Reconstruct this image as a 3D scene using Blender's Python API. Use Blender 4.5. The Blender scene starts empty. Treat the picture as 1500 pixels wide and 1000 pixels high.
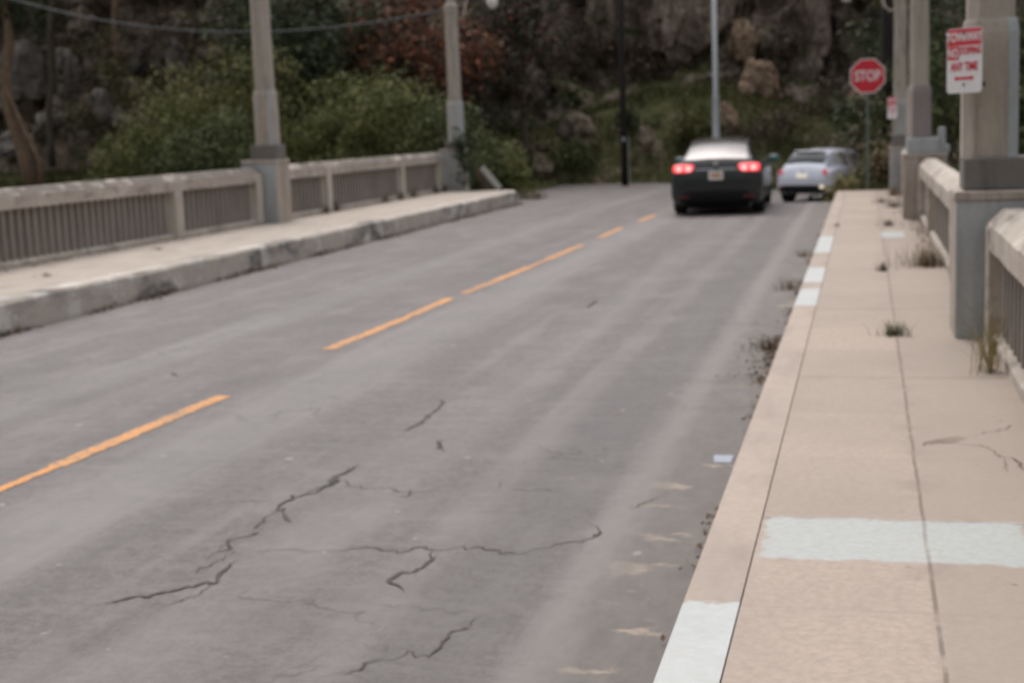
import bpy, math, random
import numpy as np
from mathutils import Vector, Matrix, noise
random.seed(7)
R = math.radians
C = bpy.context.scene.collection

# ------------------------------------------------------------------ camera
F, VX, VY, CAMZ = 2083.0, 1267.0, 170.0, 1.9
_v = np.array([VX - 750, 500 - VY, -F]); _v /= np.linalg.norm(_v)
_x = np.array([-_v[2], 0, _v[0]]); _x /= np.linalg.norm(_x)
CM = np.array([_x, _v, np.cross(_x, _v)]).T
cd = bpy.data.cameras.new('camera'); cam = bpy.data.objects.new('camera', cd); C.objects.link(cam)
cd.sensor_width = 36; cd.lens = F / 1500 * 36; cd.clip_end = 2000; cd.clip_start = 0.05
cam.matrix_world = Matrix.Translation((0, 0, CAMZ)) @ Matrix(CM.T.tolist()).to_4x4()
cd.dof.use_dof = True; cd.dof.focus_distance = 2.7; cd.dof.aperture_fstop = 4.6
bpy.context.scene.camera = cam

def ray(px, py): return CM.T @ np.array([px - 750, 500 - py, -F])
def gz(px, py, z=0.0):
    d = ray(px, py); t = (z - CAMZ) / d[2]; return Vector((t * d[0], t * d[1], z))
def at(px, py, Y):
    d = ray(px, py); t = Y / d[1]; return Vector((t * d[0], Y, CAMZ + t * d[2]))

# ------------------------------------------------------------------ materials
def new_mat(name):
    m = bpy.data.materials.new(name); m.use_nodes = True
    nt = m.node_tree; b = nt.nodes['Principled BSDF']
    return m, nt, b
def N(nt, t, **kw):
    n = nt.nodes.new(t)
    for k, v in kw.items(): setattr(n, k, v)
    return n
def noise_tex(nt, vec, scale, detail=4, rough=.55):
    n = N(nt, 'ShaderNodeTexNoise'); n.inputs['Scale'].default_value = scale
    n.inputs['Detail'].default_value = detail; n.inputs['Roughness'].default_value = rough
    if vec is not None: nt.links.new(vec, n.inputs['Vector'])
    return n.outputs['Fac']
def ramp(nt, fac, stops):
    n = N(nt, 'ShaderNodeValToRGB'); cr = n.color_ramp
    while len(cr.elements) < len(stops): cr.elements.new(.5)
    for e, (p, c) in zip(cr.elements, stops):
        e.position = p; e.color = (*c, 1) if len(c) == 3 else c
    nt.links.new(fac, n.inputs['Fac']); return n.outputs['Color']
def mix(nt, fac, a, b, mode='MIX'):
    n = N(nt, 'ShaderNodeMix'); n.data_type = 'RGBA'; n.blend_type = mode
    for s, v in ((n.inputs['Factor'], fac), (n.inputs['A'], a), (n.inputs['B'], b)):
        if hasattr(v, 'is_output'): nt.links.new(v, s)
        elif isinstance(v, (int, float)): s.default_value = v
        else: s.default_value = (*v, 1) if len(v) == 3 else v
    return [o for o in n.outputs if o.type == 'RGBA'][0]
def math_(nt, op, a, b=None, clamp=False):
    n = N(nt, 'ShaderNodeMath', operation=op); n.use_clamp = clamp
    for i, v in enumerate((a, b)):
        if v is None: continue
        if hasattr(v, 'is_output'): nt.links.new(v, n.inputs[i])
        else: n.inputs[i].default_value = v
    return n.outputs[0]
def ramp_v(nt, v, a, b, lo, hi):
    n = N(nt, 'ShaderNodeMapRange'); nt.links.new(v, n.inputs['Value'])
    for k, q in (('From Min', a), ('From Max', b), ('To Min', lo), ('To Max', hi)): n.inputs[k].default_value = q
    return n.outputs['Result']
def pos(nt, scale=(1, 1, 1), obj=False):
    if obj: o = N(nt, 'ShaderNodeTexCoord').outputs['Object']
    else: o = N(nt, 'ShaderNodeNewGeometry').outputs['Position']
    mp = N(nt, 'ShaderNodeMapping'); mp.inputs['Scale'].default_value = scale
    nt.links.new(o, mp.inputs['Vector']); return mp.outputs['Vector']
def smooth(nt, v, a, b):
    n = N(nt, 'ShaderNodeMapRange', interpolation_type='SMOOTHSTEP')
    n.inputs['From Min'].default_value = a; n.inputs['From Max'].default_value = b
    nt.links.new(v, n.inputs['Value']); return n.outputs['Result']
def bump(nt, b, h, strength=.3, dist=.01):
    n = N(nt, 'ShaderNodeBump'); n.inputs['Strength'].default_value = strength; n.inputs['Distance'].default_value = dist
    nt.links.new(h, n.inputs['Height']); nt.links.new(n.outputs['Normal'], b.inputs['Normal'])
def plain(name, col, rough=.5, metal=0., emit=None, estr=0., spec=.5, coat=0.):
    m, nt, b = new_mat(name)
    b.inputs['Roughness'].default_value = rough; b.inputs['Metallic'].default_value = metal
    b.inputs['Specular IOR Level'].default_value = spec; b.inputs['Coat Weight'].default_value = coat
    f = noise_tex(nt, pos(nt, obj=True), 6, 5)
    c = mix(nt, f, tuple(x * .86 for x in col), tuple(min(1, x * 1.14) for x in col))
    nt.links.new(c, b.inputs['Base Color'])
    if emit:
        b.inputs['Emission Color'].default_value = (*emit, 1); b.inputs['Emission Strength'].default_value = estr
    return m
def concrete(name, col, stain=(.10, .085, .075), amount=.55, streak=True, light=None, size=1.):
    m, nt, b = new_mat(name)
    p = pos(nt)
    big = noise_tex(nt, p, 1.3, 5, .6); fine = noise_tex(nt, p, 26, 5, .65)
    c = mix(nt, fine, tuple(x * .8 for x in col), tuple(x * 1.18 for x in col))
    st = noise_tex(nt, pos(nt, (5, 5, .7) if streak else (2.2*size, .8*size, 2.2*size)), 1.6, 6, .62)
    k = math_(nt, 'MULTIPLY', smooth(nt, st, .47, .74), amount)
    c = mix(nt, k, c, stain)
    if light:
        lf = smooth(nt, noise_tex(nt, pos(nt, (1.2*size, 1.2*size, 1.2*size)), 3.1, 6, .65), .53, .62)
        c = mix(nt, math_(nt, 'MULTIPLY', lf, .7), c, light)
    c = mix(nt, math_(nt, 'MULTIPLY', smooth(nt, big, .35, .7), .35), c, tuple(x * .62 for x in col))
    nt.links.new(c, b.inputs['Base Color']); b.inputs['Roughness'].default_value = .9
    b.inputs['Specular IOR Level'].default_value = .25
    bump(nt, b, fine, .35, .012)
    return m
M = {}
WR, WL = .26, .33           # top of the right / left walk
M['conc'] = concrete('weathered_concrete', (.43, .375, .325), (.13, .11, .095), .7)
M['rail'] = concrete('rail_concrete', (.44, .38, .33), (.15, .128, .112), .85, False, (.60, .54, .48), 1.6)
M['railtop'] = concrete('stained_rail_concrete', (.44, .38, .33), (.15, .128, .112), .85, False, (.60, .54, .48), 1.6)
M['post'] = concrete('pale_post_concrete', (.52, .465, .41), (.2, .17, .15), .6)
def grime_tops(m):      # soot and lichen lie on the upward faces, chipped off here and there
    nt = m.node_tree; b = nt.nodes['Principled BSDF']; base = b.inputs['Base Color'].links[0].from_socket
    g = N(nt, 'ShaderNodeNewGeometry'); sp = N(nt, 'ShaderNodeSeparateXYZ'); nt.links.new(g.outputs['Normal'], sp.inputs[0])
    k = math_(nt, 'MULTIPLY', smooth(nt, sp.outputs['Z'], .25, .5), smooth(nt, noise_tex(nt, pos(nt, (1, .8, 1)), 2.6, 6, .7), .60, .50))
    nt.links.new(mix(nt, math_(nt, 'MULTIPLY', k, .85), base, (.135, .115, .103)), b.inputs['Base Color'])
grime_tops(M['railtop'])
M['balus'] = concrete('baluster_concrete', (.255, .22, .198), (.13, .11, .10), .5)
M['plinth'] = concrete('dark_plinth_concrete', (.19, .175, .16), (.07, .062, .058), .5)
M['gpaint'] = concrete('grey_blue_cover_paint', (.41, .43, .435), (.24, .23, .22), .6)
M['lpaint_lit'] = concrete('pale_paint_and_lit_face', (.42, .42, .415), (.25, .23, .21), .5)
M['kerbl'] = concrete('kerb_concrete', (.45, .395, .345), (.13, .122, .118), 1.3, False, (.66, .63, .60), .6)
M['tanpaint'] = concrete('mauve_cover_paint', (.27, .235, .235), (.19, .16, .15), .4)

def walk_mat():
    m, nt, b = new_mat('sidewalk_concrete'); p = pos(nt)
    sep = N(nt, 'ShaderNodeSeparateXYZ'); nt.links.new(p, sep.inputs[0])
    x, y = sep.outputs['X'], sep.outputs['Y']
    fine = noise_tex(nt, p, 30, 6, .7); big = noise_tex(nt, p, .8, 5, .6)
    c = mix(nt, smooth(nt, fine, .25, .75), (.335, .268, .227), (.435, .354, .302))
    c = mix(nt, math_(nt, 'MULTIPLY', smooth(nt, big, .4, .68), .45), c, (.30, .245, .208))
    sp = noise_tex(nt, pos(nt, (1.6, .7, 1)), 4.5, 6, .7)
    c = mix(nt, math_(nt, 'MULTIPLY', smooth(nt, sp, .6, .75), .4), c, (.27, .23, .2))
    # right of the centre joint the slabs are older and greyer
    rt = smooth(nt, x, .21, .26)
    c = mix(nt, math_(nt, 'MULTIPLY', rt, .5), c, (.315, .262, .223))
    wob = math_(nt, 'MULTIPLY', math_(nt, 'SUBTRACT', noise_tex(nt, p, 3, 4), .5), .016)
    d1 = math_(nt, 'ABSOLUTE', math_(nt, 'ADD', math_(nt, 'SUBTRACT', x, .232), wob))
    yy = math_(nt, 'ADD', math_(nt, 'SUBTRACT', y, 5.83), wob)
    md = math_(nt, 'FRACT', math_(nt, 'DIVIDE', yy, 3.33))
    md2 = math_(nt, 'ABSOLUTE', math_(nt, 'MULTIPLY', math_(nt, 'SUBTRACT', md, .5), 3.33))
    d2 = math_(nt, 'SUBTRACT', 1.665, md2)
    j1 = math_(nt, 'SUBTRACT', 1, smooth(nt, d1, .003, .012)); j2 = math_(nt, 'SUBTRACT', 1, smooth(nt, d2, .006, .024))
    paint_at = []
    # half-way score lines, fainter
    md3 = math_(nt, 'ABSOLUTE', math_(nt, 'MULTIPLY', math_(nt, 'SUBTRACT', math_(nt, 'FRACT', math_(nt, 'DIVIDE', yy, 1.11)), .5), 1.11))
    j3 = math_(nt, 'SUBTRACT', 1, smooth(nt, math_(nt, 'SUBTRACT', .555, md3), .004, .018))
    j = math_(nt, 'MAXIMUM', math_(nt, 'MULTIPLY', math_(nt, 'MULTIPLY', j1, .85), smooth(nt, noise_tex(nt, p, 5, 4), .25, .5)), math_(nt, 'MULTIPLY', j2, .55))
    j = math_(nt, 'MAXIMUM', j, math_(nt, 'MULTIPLY', j3, .1))
    c = mix(nt, j, c, (.15, .115, .095))
    # slab to slab tone, gum spots, dirt on the joints
    sid = math_(nt, 'ADD', math_(nt, 'FLOOR', math_(nt, 'DIVIDE', yy, 1.11)), math_(nt, 'MULTIPLY', rt, 31))
    wn = N(nt, 'ShaderNodeTexWhiteNoise', noise_dimensions='1D'); nt.links.new(sid, wn.inputs['W'])
    c = mix(nt, math_(nt, 'MULTIPLY', wn.outputs['Value'], .4), c, (.29, .24, .205))
    gum = smooth(nt, noise_tex(nt, pos(nt, (1, 1, 1)), 11, 2, .4), .73, .765)
    c = mix(nt, math_(nt, 'MULTIPLY', gum, .7), c, (.17, .14, .122))
    dj = math_(nt, 'MULTIPLY', math_(nt, 'SUBTRACT', 1, smooth(nt, math_(nt, 'MINIMUM', d1, d2), .0, .16)), smooth(nt, noise_tex(nt, p, 3.2, 6, .7), .46, .66))
    c = mix(nt, math_(nt, 'MULTIPLY', dj, .4), c, (.24, .195, .165))
    # pale cover paint rolled across the slabs, worn thin at its edges
    e1 = math_(nt, 'MULTIPLY', math_(nt, 'SUBTRACT', noise_tex(nt, p, 9, 6, .7), .5), .13)
    def rect(x0, x1, y0, y1, soft=.02):
        ex = math_(nt, 'MINIMUM', math_(nt, 'SUBTRACT', x, x0), math_(nt, 'SUBTRACT', x1, x)); ey = math_(nt, 'MINIMUM', math_(nt, 'SUBTRACT', y, y0), math_(nt, 'SUBTRACT', y1, y))
        return smooth(nt, math_(nt, 'ADD', math_(nt, 'MINIMUM', ex, ey), e1), -soft, soft)
    a, b_ = gz(1110, 815, WR), gz(1496, 766, WR)
    pm = math_(nt, 'MAXIMUM', rect(a.x+.01, b_.x-.01, a.y, b_.y), rect(gz(1290, 344, WR).x, gz(1325, 344, WR).x, gz(1300, 348, WR).y, gz(1300, 339, WR).y))
    pm = math_(nt, 'MULTIPLY', pm, ramp_v(nt, noise_tex(nt, p, 24, 6, .75), .3, .62, .62, .95))
    c = mix(nt, math_(nt, 'MULTIPLY', pm, math_(nt, 'SUBTRACT', 1, math_(nt, 'MULTIPLY', j1, .45))), c, mix(nt, smooth(nt, fine, .25, .75), (.375, .395, .387), (.44, .462, .452)))
    q = gz(1390, 645, WR); sx_ = math_(nt, 'DIVIDE', math_(nt, 'SUBTRACT', x, q.x), .13); sy_ = math_(nt, 'DIVIDE', math_(nt, 'SUBTRACT', math_(nt, 'SUBTRACT', y, q.y), math_(nt, 'MULTIPLY', math_(nt, 'SUBTRACT', x, q.x), .8)), .085)
    rr = math_(nt, 'ADD', math_(nt, 'ADD', math_(nt, 'MULTIPLY', sx_, sx_), math_(nt, 'MULTIPLY', sy_, sy_)), math_(nt, 'MULTIPLY', math_(nt, 'SUBTRACT', noise_tex(nt, p, 7, 6, .7), .5), 3.2))
    c = mix(nt, math_(nt, 'MULTIPLY', math_(nt, 'SUBTRACT', 1, smooth(nt, rr, .3, 1.1)), .75), c, (.2, .155, .13))
    nt.links.new(c, b.inputs['Base Color']); b.inputs['Roughness'].default_value = .9
    b.inputs['Specular IOR Level'].default_value = .25
    bump(nt, b, math_(nt, 'SUBTRACT', fine, math_(nt, 'MULTIPLY', j, 2)), .3, .01)
    return m
M['walk'] = walk_mat()
M['walk_plain'] = concrete('left_walk_concrete', (.41, .348, .30), (.25, .21, .18), .6, False)
def kerb_mat():
    m = concrete('right_kerb_concrete', (.41, .335, .288), (.27, .22, .19), .6, False); nt = m.node_tree; b = nt.nodes['Principled BSDF']
    base = b.inputs['Base Color'].links[0].from_socket; p = pos(nt); sep = N(nt, 'ShaderNodeSeparateXYZ'); nt.links.new(p, sep.inputs[0]); y = sep.outputs['Y']
    e1 = math_(nt, 'MULTIPLY', math_(nt, 'SUBTRACT', noise_tex(nt, p, 10, 6, .7), .5), .16); k = None
    for ya, yb in ((887, 1200), (424, 448), (393, 414), (348, 371)):
        y1, y0 = gz(1130, ya, WR).y, gz(1130, yb, WR).y
        e = smooth(nt, math_(nt, 'ADD', math_(nt, 'MINIMUM', math_(nt, 'SUBTRACT', y, y0), math_(nt, 'SUBTRACT', y1, y)), e1), -.02, .02)
        k = e if k is None else math_(nt, 'MAXIMUM', k, e)
    k = math_(nt, 'MULTIPLY', k, ramp_v(nt, noise_tex(nt, p, 20, 6, .75), .3, .6, .68, .97))
    nt.links.new(mix(nt, k, base, mix(nt, noise_tex(nt, p, 3, 5), (.41, .43, .428), (.51, .525, .52))), b.inputs['Base Color'])
    return m
M['kerbtop'] = kerb_mat()

def road_mat():
    m, nt, b = new_mat('old_asphalt'); p = pos(nt)
    sep = N(nt, 'ShaderNodeSeparateXYZ'); nt.links.new(p, sep.inputs[0]); x, y = sep.outputs['X'], sep.outputs['Y']
    wob = math_(nt, 'MULTIPLY', math_(nt, 'SUBTRACT', noise_tex(nt, pos(nt, (1, .35, 1)), 2.4, 6, .65), .5), .42)
    xw = math_(nt, 'ADD', x, wob)
    fine = noise_tex(nt, p, 42, 6, .85); grit = noise_tex(nt, p, 13, 6, .75)
    mid = noise_tex(nt, pos(nt, (1, .45, 1)), 2.2, 7, .62)
    c = mix(nt, smooth(nt, fine, .32, .68), (.062, .051, .050), (.155, .130, .127))
    c = mix(nt, math_(nt, 'MULTIPLY', smooth(nt, grit, .42, .66), .5), c, (.185, .165, .162))
    c = mix(nt, math_(nt, 'MULTIPLY', smooth(nt, grit, .5, .36), .42), c, (.08, .071, .07))
    c = mix(nt, math_(nt, 'MULTIPLY', smooth(nt, mid, .46, .66), .6), c, (.178, .157, .153))
    c = mix(nt, math_(nt, 'MULTIPLY', smooth(nt, noise_tex(nt, pos(nt, (1, .6, 1)), .9, 6, .6), .52, .34), .45), c, (.082, .072, .071))
    tr_ = noise_tex(nt, pos(nt, (.5, 2.2, 1)), 2.6, 7, .7)
    c = mix(nt, math_(nt, 'MULTIPLY', smooth(nt, tr_, .5, .68), .4), c, (.19, .171, .167))
    c = mix(nt, math_(nt, 'MULTIPLY', smooth(nt, tr_, .45, .3), .4), c, (.088, .078, .076))
    st = noise_tex(nt, pos(nt, (2.6, .10, 1)), 1.3, 6, .6)
    c = mix(nt, math_(nt, 'MULTIPLY', smooth(nt, st, .52, .70), .4), c, (.2, .181, .177))
    c = mix(nt, math_(nt, 'MULTIPLY', smooth(nt, st, .47, .30), .4), c, (.088, .079, .078))
    # pale dusty band either side of the yellow line, darker tracks
    def band(cx, w0, w1):
        return math_(nt, 'SUBTRACT', 1, smooth(nt, math_(nt, 'ABSOLUTE', math_(nt, 'SUBTRACT', xw, cx)), w0, w1))
    c = mix(nt, math_(nt, 'MULTIPLY', band(-4.05, .1, .65), .42), c, (.235, .216, .212))
    c = mix(nt, math_(nt, 'MULTIPLY', band(-2.55, .06, .4), .25), c, (.225, .205, .2))
    c = mix(nt, math_(nt, 'MULTIPLY', band(-6.1, .05, .5), .3), c, (.22, .205, .2))
    c = mix(nt, math_(nt, 'MULTIPLY', band(-1.55, .1, .45), .4), c, (.1, .09, .089))
    # gutter strip beside the right kerb: older, browner paving with a pale seam
    xs_ = math_(nt, 'ADD', x, math_(nt, 'MULTIPLY', math_(nt, 'SUBTRACT', noise_tex(nt, pos(nt, (1.6, .5, 1)), 3.5, 8, .78), .5), .26))
    g = smooth(nt, xs_, -1.22, -1.1)
    gc = mix(nt, noise_tex(nt, pos(nt, (1.4, .6, 1)), 7, 7, .72), (.055, .047, .042), (.215, .185, .165))
    c = mix(nt, math_(nt, 'MULTIPLY', g, .85), c, gc)
    sb = math_(nt, 'SUBTRACT', 1, smooth(nt, math_(nt, 'ABSOLUTE', math_(nt, 'SUBTRACT', xs_, -1.17)), .01, .17))
    c = mix(nt, math_(nt, 'MULTIPLY', sb, .5), c, (.235, .208, .195))
    b2 = math_(nt, 'SUBTRACT', 1, smooth(nt, math_(nt, 'ABSOLUTE', math_(nt, 'SUBTRACT', xs_, -1.95)), .01, .2))
    c = mix(nt, math_(nt, 'MULTIPLY', b2, .32), c, (.215, .19, .183))
    tan = math_(nt, 'MULTIPLY', smooth(nt, noise_tex(nt, pos(nt, (.7, 1.3, 1)), 3.2, 6, .6), .58, .66), smooth(nt, xw, -1.15, -.85))
    c = mix(nt, math_(nt, 'MULTIPLY', tan, .75), c, (.36, .285, .225))
    # fine crazing
    vt = N(nt, 'ShaderNodeTexVoronoi', feature='DISTANCE_TO_EDGE'); vt.inputs['Scale'].default_value = .85
    wv = N(nt, 'ShaderNodeVectorMath', operation='ADD'); nx = N(nt, 'ShaderNodeTexNoise'); nx.inputs['Scale'].default_value = 2.1; nx.inputs['Detail'].default_value = 6
    nt.links.new(p, nx.inputs['Vector']); sc = N(nt, 'ShaderNodeVectorMath', operation='SCALE'); sc.inputs['Scale'].default_value = .9
    nt.links.new(nx.outputs['Color'], sc.inputs[0]); nt.links.new(p, wv.inputs[0]); nt.links.new(sc.outputs[0], wv.inputs[1]); nt.links.new(wv.outputs[0], vt.inputs['Vector'])
    cr = math_(nt, 'SUBTRACT', 1, smooth(nt, vt.outputs['Distance'], .002, .014))
    cr = math_(nt, 'MULTIPLY', cr, smooth(nt, noise_tex(nt, p, .7, 3), .52, .64))
    c = mix(nt, math_(nt, 'MULTIPLY', cr, .6), c, (.05, .043, .04))
    pale = smooth(nt, noise_tex(nt, pos(nt, (1, .8, 1)), 8.5, 2, .4), .735, .76)
    c = mix(nt, math_(nt, 'MULTIPLY', pale, .5), c, (.34, .30, .285))
    nt.links.new(c, b.inputs['Base Color']); b.inputs['Roughness'].default_value = .66
    b.inputs['Specular IOR Level'].default_value = .4
    bump(nt, b, math_(nt, 'SUBTRACT', fine, cr), .5, .008)
    return m
M['road'] = road_mat()
def worn_paint(name, col, under, wear=.5):
    m, nt, b = new_mat(name); p = pos(nt)
    f = noise_tex(nt, p, 22, 6, .75); g = noise_tex(nt, p, 1.6, 4)
    k = smooth(nt, math_(nt, 'ADD', f, math_(nt, 'MULTIPLY', math_(nt, 'SUBTRACT', g, .5), .5)), wear, wear + .12)
    c = mix(nt, noise_tex(nt, p, 5, 4), tuple(x * .85 for x in col), col)
    nt.links.new(mix(nt, k, c, under), b.inputs['Base Color']); b.inputs['Roughness'].default_value = .75
    return m
M['yellow'] = worn_paint('yellow_road_paint', (.60, .275, .09), (.21, .15, .11), .5)
M['yellow_worn'] = worn_paint('worn_yellow_road_paint', (.62, .27, .075), (.19, .16, .14), .5)
M['blue_paint'] = worn_paint('pale_blue_paint', (.33, .36, .42), (.24, .25, .28), .5)
M['crack'] = plain('crack_dirt', (.072, .06, .055), .95)

def leaf_mat(name, a, b_, c_=None, rough=.6, trans=.12):
    m, nt, b = new_mat(name)
    geo = N(nt, 'ShaderNodeNewGeometry')
    f = noise_tex(nt, pos(nt), 1.4, 4, .6)
    col = mix(nt, smooth(nt, f, .4, .6), tuple(x*.8 for x in a), tuple(x*1.12 for x in b_))
    rnd = geo.outputs['Random Per Island']
    if c_: col = mix(nt, smooth(nt, rnd, .62, .9), col, c_)
    col = mix(nt, 1.0, col, ramp(nt, rnd, [(0, (.72, .72, .72)), (1, (1.2, 1.2, 1.2))]), 'MULTIPLY')
    nt.links.new(col, b.inputs['Base Color']); b.inputs['Roughness'].default_value = rough
    b.inputs['Specular IOR Level'].default_value = .08
    tr = N(nt, 'ShaderNodeBsdfTranslucent'); nt.links.new(col, tr.inputs['Color'])
    ms = N(nt, 'ShaderNodeMixShader'); ms.inputs[0].default_value = trans
    nt.links.new(b.outputs[0], ms.inputs[1]); nt.links.new(tr.outputs[0], ms.inputs[2])
    nt.links.new(ms.outputs[0], nt.nodes['Material Output'].inputs['Surface'])
    return m
M['shrub'] = leaf_mat('olive_shrub_leaf', (.085, .096, .032), (.15, .156, .055), (.18, .178, .075))
M['shrub2'] = leaf_mat('yellow_green_shrub_leaf', (.095, .098, .034), (.16, .155, .056), (.19, .176, .075))
M['dgreen'] = leaf_mat('dark_green_leaf', (.03, .044, .022), (.05, .066, .032), (.075, .09, .045))
M['red'] = leaf_mat('russet_leaf', (.085, .05, .038), (.15, .07, .045), (.22, .085, .045))
M['redd'] = leaf_mat('dark_red_leaf', (.035, .042, .028), (.055, .052, .036), (.11, .052, .042))
M['vine'] = leaf_mat('olive_vine_leaf', (.09, .088, .045), (.15, .14, .07), (.2, .18, .095))
M['green'] = leaf_mat('mid_green_leaf', (.06, .078, .03), (.09, .105, .042), (.12, .13, .06))
M['dry'] = leaf_mat('dry_brown_leaf', (.10, .074, .048), (.17, .125, .075), (.23, .17, .10))
M['drydark'] = leaf_mat('dark_dry_leaf', (.065, .05, .038), (.11, .084, .062), (.16, .12, .085))
M['grass'] = leaf_mat('bank_grass_blade', (.05, .06, .02), (.082, .09, .03), (.12, .10, .05))
M['yweed'] = leaf_mat('straw_weed_blade', (.26, .21, .10), (.34, .27, .13), (.2, .18, .08))
M['litter'] = leaf_mat('fallen_leaf', (.09, .058, .04), (.15, .10, .065), (.22, .15, .10))
M['bark'] = concrete('grey_brown_bark', (.09, .072, .058), (.035, .03, .026), .6)
M['bark_tan'] = concrete('peeling_tan_bark', (.2, .13, .085), (.05, .042, .037), .9, True, (.28, .22, .17))
M['wood_pole'] = concrete('dark_wood_pole', (.025, .02, .018), (.018, .015, .014), .5)
M['twig'] = plain('dry_twig', (.13, .10, .08), .9)

def rock_mat(name, a, b_, moss=True, sc=1.):
    m, nt, b = new_mat(name); p = pos(nt)
    sep = N(nt, 'ShaderNodeSeparateXYZ'); nt.links.new(p, sep.inputs[0])
    f = noise_tex(nt, p, 1.1 * sc, 7, .65); f2 = noise_tex(nt, pos(nt, (1, 1, .4)), 4 * sc, 7, .72)
    c = mix(nt, smooth(nt, f2, .35, .66), a, b_)
    c = mix(nt, math_(nt, 'MULTIPLY', smooth(nt, f, .5, .68), .75), c, tuple(x * .4 for x in a))
    if moss:
        # tan rock bares itself around one outcrop; green grows on what lies flat
        nn = N(nt, 'ShaderNodeNewGeometry'); sn = N(nt, 'ShaderNodeSeparateXYZ'); nt.links.new(nn.outputs['Normal'], sn.inputs[0])
        k = smooth(nt, math_(nt, 'ADD', sn.outputs['Z'], math_(nt, 'MULTIPLY', math_(nt, 'SUBTRACT', f, .5), .8)), .55, .8)
        c = mix(nt, math_(nt, 'MULTIPLY', smooth(nt, noise_tex(nt, pos(nt, (1, 1, .7)), .7, 5, .6), .53, .66), .6), c, mix(nt, f2, (.15, .105, .075), (.34, .25, .175)))
        gr = mix(nt, smooth(nt, f2, .4, .6), (.045, .052, .02), (.085, .075, .04))
        c = mix(nt, k, c, gr)
        c = mix(nt, math_(nt, 'MULTIPLY', smooth(nt, noise_tex(nt, p, .55, 6, .6), .56, .66), .5), c, (.085, .08, .045))
    nt.links.new(c, b.inputs['Base Color']); b.inputs['Roughness'].default_value = .92
    b.inputs['Specular IOR Level'].default_value = .05
    bump(nt, b, f2, .8, .08)
    return m
M['cliff'] = rock_mat('dark_brown_cliff', (.115, .09, .072), (.30, .24, .195))
M['greyrock'] = rock_mat('grey_rock', (.125, .11, .1), (.25, .225, .205), False, .8)
M['tanrock'] = rock_mat('tan_rock', (.17, .12, .085), (.40, .285, .20), False, 1.2)
M['soil'] = rock_mat('soil', (.075, .06, .045), (.15, .12, .085), True, 2)
M['steel'] = plain('galvanised_steel', (.36, .37, .38), .5, .6)
M['greenpost'] = plain('green_grey_post', (.15, .19, .18), .55, .3)
M['red_sign'] = plain('red_sign_sheeting', (.62, .022, .045), .55)
M['white_sign'] = plain('white_sign_sheeting', (.74, .72, .72), .55)
M['darkmetal'] = plain('dark_bracket_steel', (.05, .045, .045), .5, .6)
M['globe'] = plain('white_globe_glass', (.72, .7, .66), .3)
M['cable'] = plain('grey_cable_sheath', (.035, .036, .038), .6)
M['board'] = plain('weathered_brown_board', (.12, .085, .065), .85)
M['plank'] = plain('white_painted_plank', (.6, .58, .55), .7)
M['black_paint'] = plain('black_car_paint', (.013, .018, .020), .3, 0, spec=.5, coat=.35)
M['black_plastic'] = plain('black_bumper_plastic', (.004, .004, .005), .6, spec=.2)
M['glass'] = plain('dark_car_glass', (.012, .015, .017), .06, spec=.8)
M['smoke_glass'] = plain('smoked_rear_glass', (.02, .026, .03), .25, spec=.5)
M['skyglass'] = plain('tinted_hatch_glass', (.135, .122, .123), .22, .85)
M['silver_blue'] = plain('pale_blue_silver_paint', (.62, .635, .72), .35, .1, coat=1.)
M['chrome'] = plain('satin_chrome', (.6, .6, .6), .25, 1.)
M['tyre'] = plain('tyre_rubber', (.014, .014, .014), .85)
M['rim'] = plain('alloy_rim', (.28, .28, .29), .4, .8)
M['brake'] = plain('lit_brake_lamp', (.7, .05, .06), .3, emit=(1, .07, .075), estr=.8)
M['brakecore'] = plain('lit_brake_lamp_core', (.9, .4, .4), .3, emit=(1, .42, .40), estr=.95)
M['redlens'] = plain('red_lens', (.42, .03, .05), .25, emit=(1, .08, .12), estr=.2)
M['reflector'] = plain('red_reflector', (.11, .012, .016), .4)
M['plate'] = plain('plate_white', (.72, .69, .66), .5)
M['plateglow'] = plain('lit_number_plate', (.8, .76, .66), .5, emit=(1, .9, .74), estr=.25)
M['plateband'] = plain('plate_orange_band', (.55, .22, .09), .6)
M['mirrorglass'] = plain('teal_reflection_mirror', (.10, .25, .26), .2, .4)  # teal put into the colour for the sky and greenery it reflects
M['warmlamp'] = plain('lit_warm_lamp', (.9, .8, .6), .3, emit=(1, .84, .58), estr=.3)
M['clear'] = plain('pale_reflection_glass', (.52, .49, .46), .35, 0)  # opaque pale colour standing in for light in the side windows

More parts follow.
